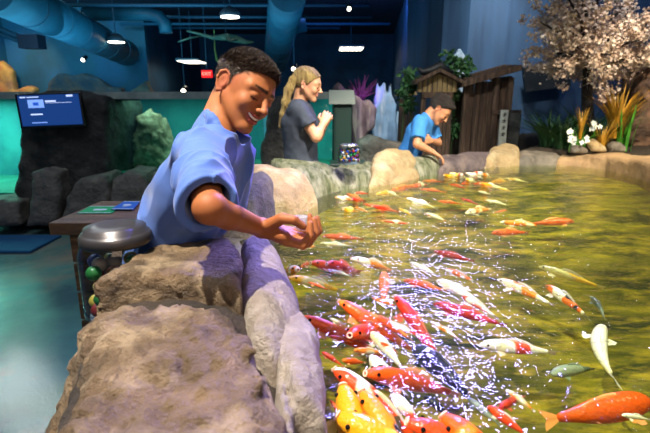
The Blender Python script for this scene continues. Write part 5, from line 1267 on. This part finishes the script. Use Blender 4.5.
KOI += [
 ((622, 415), (650, 419), 'white', .05, 0, .8, 'pale white koi half hidden under the large orange koi, bottom right'),
 ((322, 352), (344, 366), 'red', .05, 0, 1.0, 'red koi half under the glints beside the pale water-edge stone'),
 ((330, 400), (344, 418), 'orange', .05, 0, 1.0, 'orange koi squeezed between the boulder foot and the yellow koi'),
 ((366, 372), (392, 380), 'orange', .05, 1, 1.0, 'orange koi with its snout up beneath the dark-backed koi'),
 ((384, 408), (402, 436), 'blackorange', .05, 0, 1.1, 'dark mottled koi crowded behind the red koi at the bottom'),
 ((408, 420), (436, 440), 'redwhite', .05, 1, 1.0, 'pale pink koi snout at the bottom edge, left of the orange-yellow head'),
 ((330, 318), (352, 330), 'white', .05, 0, .9, 'pale koi between the two orange koi at the sloping stone'),
 ((390, 322), (420, 336), 'redwhite', .04, 0, 1.0, 'pink and white koi behind the bright orange-red koi'),
 ((354, 350), (384, 352), 'orangewhite', .05, 0, 1.0, 'faint cream koi under the ripples above the plump orange koi'),
 ((424, 396), (456, 420), 'black', .08, 0, 1.0, 'smaller blue-black koi below the large blue-black one'),
 ((468, 398), (500, 424), 'grey', .05, 0, 1.0, 'dim grey koi in the violet glints right of the blue-black koi'),
 ((500, 408), (520, 396), 'red', .05, 0, .9, 'thin red koi streak above the white koi at the bottom edge'),
 ((372, 298), (398, 306), 'orangewhite', .05, 0, .9, 'pale orange koi behind the dark red raised head'),
 ((462, 296), (500, 318), 'redwhite', .06, 0, 1.0, 'red-saddled white koi trailing behind the dark-eyed white koi'),
 ((410, 262), (440, 276), 'white', .06, 0, .8, 'ghostly white koi above the orange-yellow koi'),
 ((330, 270), (352, 276), 'white', .06, 0, .8, 'pale koi body behind the wide-mouthed red-orange koi'),
 ((308, 282), (330, 290), 'orange', .06, 0, .8, 'dim orange koi between the sloping stone and open water'),
 ((432, 322), (462, 340), 'orangewhite', .06, 0, .9, 'blurred cream and orange koi above the blue-black koi'),
 ((380, 342), (398, 352), 'orange', .06, 0, 1.0, 'orange koi back showing between the cream koi and the dark-backed koi'),
]
# crowd by the mossy rock and the crowd below the purplish rock
far1 = [((336, 197), 'orangewhite', 'leftmost koi of the crowd below the mossy rock'), ((346, 194), 'orange', 'orange koi, second from the left in the crowd below the mossy rock'), ((354, 193), 'redwhite', 'white-headed koi at the top of the crowd below the mossy rock'),
 ((352, 199), 'red', 'deep orange koi in the heart of the crowd below the mossy rock'), ((363, 204), 'orange', 'orange koi at the front of the crowd below the mossy rock'), ((355, 207), 'orangewhite', 'nearest pale-snouted koi of the crowd below the mossy rock'), ((343, 209), 'yellow', 'dull yellow koi deep under the crowd below the mossy rock'),
 ((376, 194), 'yellow', 'bright yellow koi at the right of the crowd below the mossy rock'), ((386, 191), 'white', 'white koi slanting beside the bright yellow koi'), ((372, 206), 'red', 'red koi trailing at the near right of the crowd'), ((392, 190), 'orange', 'orange koi right of the slanting white koi'), ((404, 186), 'orange', 'orange koi below the wedge-shaped stone'), ((407, 198), 'white', 'white koi right of the bright yellow koi'), ((382, 186), 'yellowwhite', 'cream koi beneath the rounded tan boulder'), ((412, 187), 'redwhite', 'red and white koi in the gap between the two far crowds')]
for i, ((x, y), st, lab) in enumerate(far1):
    KOI.append(((x, y), (x+18+3*math.sin(i*2.1), y+5*math.sin(i*1.7)+2), st, .05, 0 if i % 3 else 1, 1.15, lab))
far2 = [(444, 175, 'yellow'), (450, 173, 'yellowwhite'), (458, 174, 'redwhite'), (466, 173, 'white'), (475, 172, 'redwhite'), (483, 174, 'orangewhite'), (449, 184, 'orange'), (466, 179, 'yellowwhite'), (474, 184, 'orange'), (480, 183, 'orangewhite'), (492, 182, 'yellow'), (486, 186, 'redwhite'), (497, 188, 'yellowwhite'), (462, 184, 'orange'), (478, 191, 'white')]
ord_ = ['leftmost', 'second', 'third', 'fourth', 'fifth', 'sixth', 'lowest left', 'middle upper', 'bright orange middle', 'broad pale-snouted', 'yellow right', 'red-marked right', 'last right', 'orange lower', 'slim white lower']
cn = {'yellow': 'yellow', 'yellowwhite': 'cream and yellow', 'redwhite': 'red and white', 'white': 'white', 'orangewhite': 'orange and white', 'orange': 'orange'}
for i, (x, y, st) in enumerate(far2):
    pos = ('%s from the left in the back row' % ord_[i] if i < 6 else {6: 'at its near left corner', 7: 'in the middle, behind the front row', 8: 'centred in the front row', 9: 'right of centre in the front row', 10: 'at its right end, behind', 11: 'in the front row, near right end', 12: 'at its nearest right corner', 13: 'left of centre in the front row', 14: 'trailing below the front row'}[i])
    if i == 0: pos = 'leftmost in the back row'
    KOI.append(((x, y), (x+15+3*math.sin(i*1.3), y+3*math.sin(i*2.3)+1.5), st, .04, 1 if i < 6 or i in (9, 7) else 0, 1.25, cn[st]+' koi '+pos+', crowd under purplish rock'))
for (h_, t_, st, bend, up_, fat, lab) in KOI:
    zH = ZW-.006; zT = ZW-.022
    H_ = W(h_[0], h_[1], zH); T_ = W(t_[0], t_[1], zT)
    L_ = np.linalg.norm(H_-T_)
    if up_:
        H_ = W(h_[0], h_[1], ZW+.016); d = T_-H_; d[2] = 0; L0 = np.linalg.norm(d); d /= L0
        LL = .33 if h_[1] > 375 else .29 if h_[1] > 295 else .25 if h_[1] > 230 else .20
        ht = (.42 if h_[1] > 230 else .28)*LL; T_ = H_+d*math.sqrt(LL**2-ht**2); T_[2] = H_[2]-ht
        g = .95
    else:
        deep = .030 if 'deep' in lab or 'shadowy' in lab else 0.0
        sc = .30/max(L_, 1e-3)
        H_[2] = ZW-.085*L_*fat*.95-.002-deep*1.5; T_[2] = H_[2]-.02
        H_ = W(h_[0], h_[1], H_[2]); T_ = W(t_[0], t_[1], T_[2])
    if h_[1] < 330: fat *= .82
    if h_[1] < 215: fat *= .85
    if up_ == 0 and np.linalg.norm(H_-T_) > .5: fat *= .8
    koi(H_, T_, st, lab, bend, bool(up_), None, fat*(1.0 if not up_ else .85))
print('koi', len(KOI), time.time()-T0)

# ------------------------------------------------------------------ light
def spot(loc, target, energy, color, size=.25, angle=60, blend=.6, name='spot'):
    l = bpy.data.lights.new(name, 'SPOT'); l.energy = energy; l.color = color; l.shadow_soft_size = size; l.spot_size = math.radians(angle); l.spot_blend = blend
    o = bpy.data.objects.new(name, l); COL.objects.link(o); o.location = loc; o.rotation_euler = (Vector(target)-Vector(loc)).to_track_quat('-Z', 'Y').to_euler(); return o
def area(loc, target, energy, color, sx_=1, sy_=1, name='area'):
    l = bpy.data.lights.new(name, 'AREA'); l.energy = energy; l.color = color; l.shape = 'RECTANGLE'; l.size = sx_; l.size_y = sy_
    o = bpy.data.objects.new(name, l); COL.objects.link(o); o.location = loc; o.rotation_euler = (Vector(target)-Vector(loc)).to_track_quat('-Z', 'Y').to_euler(); return o
spot((-.85, .35, 4.1), (-.16, 1.05, .9), 1150, (1, .90, .76), .03, 36, .5, 'key_spot')
spot((.8, 2.2, 3.9), (-.1, 1.3, .9), 150, (.14, .12, 1), .03, 42, .5, 'violet_spot')
area((1.0, 4.3, 3.1), (.3, 1.0, .8), 52, (.34, .28, 1), .8, .4, 'violet_panel').data.spread = math.radians(75)
spot((2.6, 1.4, 3.9), (2.0, 2.7, .8), 850, (1, .95, .75), .12, 82, .7, 'pond_spot')
spot((.6, 1.2, 3.9), (.7, 3.4, .9), 1250, (1, .93, .8), .1, 50, .6, 'far_wall_spot')
spot((2.2, 2.4, 3.8), (3.2, 4.5, .9), 800, (1, .80, .5), .1, 46, .6, 'bed_spot')
spot((2.5, 2.9, 4.0), (2.95, 5.0, 2.1), 330, (1, .97, .95), .06, 30, .8, 'tree_spot')
spot((2.1, 5.6, 3.9), (2.35, 7.5, 2.0), 420, (.9, .95, 1), .15, 66, 1, 'wall_wash')
spot((3.3, 5.0, 4.2), (4.4, 7.2, 1.8), 110, (.45, .6, 1), .15, 80, .9, 'wall_wash_blue')
spot((1.0, 3.4, 3.9), (1.0, 6.2, 1.4), 320, (1, .95, .85), .1, 55, .8, 'hut_spot')
area((-2.5, 5.9, 1.39), (-2.5, 5.9, 0), 34, (.85, 1, .95), 4.2, .8, 'tank_lamp')
area((-4.6, 5.9, 1.39), (-4.6, 5.9, 0), 60, (.75, 1, .95), 1.2, .8, 'tank_lamp')
area((.1, 5.9, 1.39), (.1, 5.9, 0), 6, (.5, .95, .85), .8, .8, 'tank_lamp')
area((-3, 9, 1.6), (-3, 11, 3.5), 120, (.15, .6, .9), 6, 3, 'ceiling_fill')  # added blue area fill aimed up at the ceiling, no real fixture
area((-4.2, 6.8, 1.7), (-4.0, 7.6, 3.5), 60, (.15, .6, .9), 3, 2, 'duct_fill')  # second added upward fill, lights the left duct from below
area((-6.5, 11.5, 3.5), (-6.5, 14, 1.6), 120, (.2, .68, .95), 5, .5, 'mural_fill')  # added blue fill that brightens the mural wall from out of view
spot((-8.0, 11.5, 3.4), (-8.4, 14, 2.1), 260, (1, .8, .5), .1, 50, .8, 'mural_spot')
area((1.0, 12, 3.6), (1.0, 15, 1.0), 50, (.1, .3, 1), 3, .5, 'hall_fill')  # added dim blue fill for the far hall, stands for ambient light
spot((.6, 7.4, 1.2), (.65, 8.6, 2.0), 60, (.5, .2, 1), .05, 70, .8, 'coral_spot')
spot((.5, 5.6, 3.6), (.8, 7.6, 1.2), 160, (.8, .85, 1), .1, 50, .8, 'set_fill')  # added light that whitens the ice spires
area((-2.4, 2.6, 3.8), (-1.8, 2.6, 0), 65, (.8, .92, 1), 2.5, 2.5, 'room_fill')  # unseen overhead fill added for the floor and table side
area((-5.3, 7.3, 3.85), (-5.3, 7.3, 0), 70, (.9, 1, .95), .7, .7, 'hall_lamp')
area((.4, -1.2, 2.6), (-.3, 1.3, 1.2), 22, (1, .72, .5), 1.6, 1.0, 'front_fill')  # added warm fill from the camera side for the boy's face
wd_ = bpy.data.worlds.new('World'); S.world = wd_; wd_.use_nodes = True; wd_.node_tree.nodes['Background'].inputs[0].default_value = (.05, .10, .2, 1); wd_.node_tree.nodes['Background'].inputs[1].default_value = .6

# ------------------------------------------------------------------ camera
cd = bpy.data.cameras.new('camera'); cam = bpy.data.objects.new('camera', cd); COL.objects.link(cam); S.camera = cam
cam.location = (0, 0, CAM_H); cam.rotation_euler = (PI/2-PITCH, 0, 0); cd.sensor_width = 36; cd.lens = 36*F_PX/650; cd.clip_start = .05; cd.clip_end = 60
cd.dof.use_dof = True; cd.dof.focus_distance = 1.35; cd.dof.aperture_fstop = 5.6
S.view_settings.view_transform = 'Standard'; S.view_settings.look = 'None'; S.view_settings.gamma = 1; S.view_settings.use_curve_mapping = False; S.view_settings.exposure = 0.0
print('total', time.time()-T0)
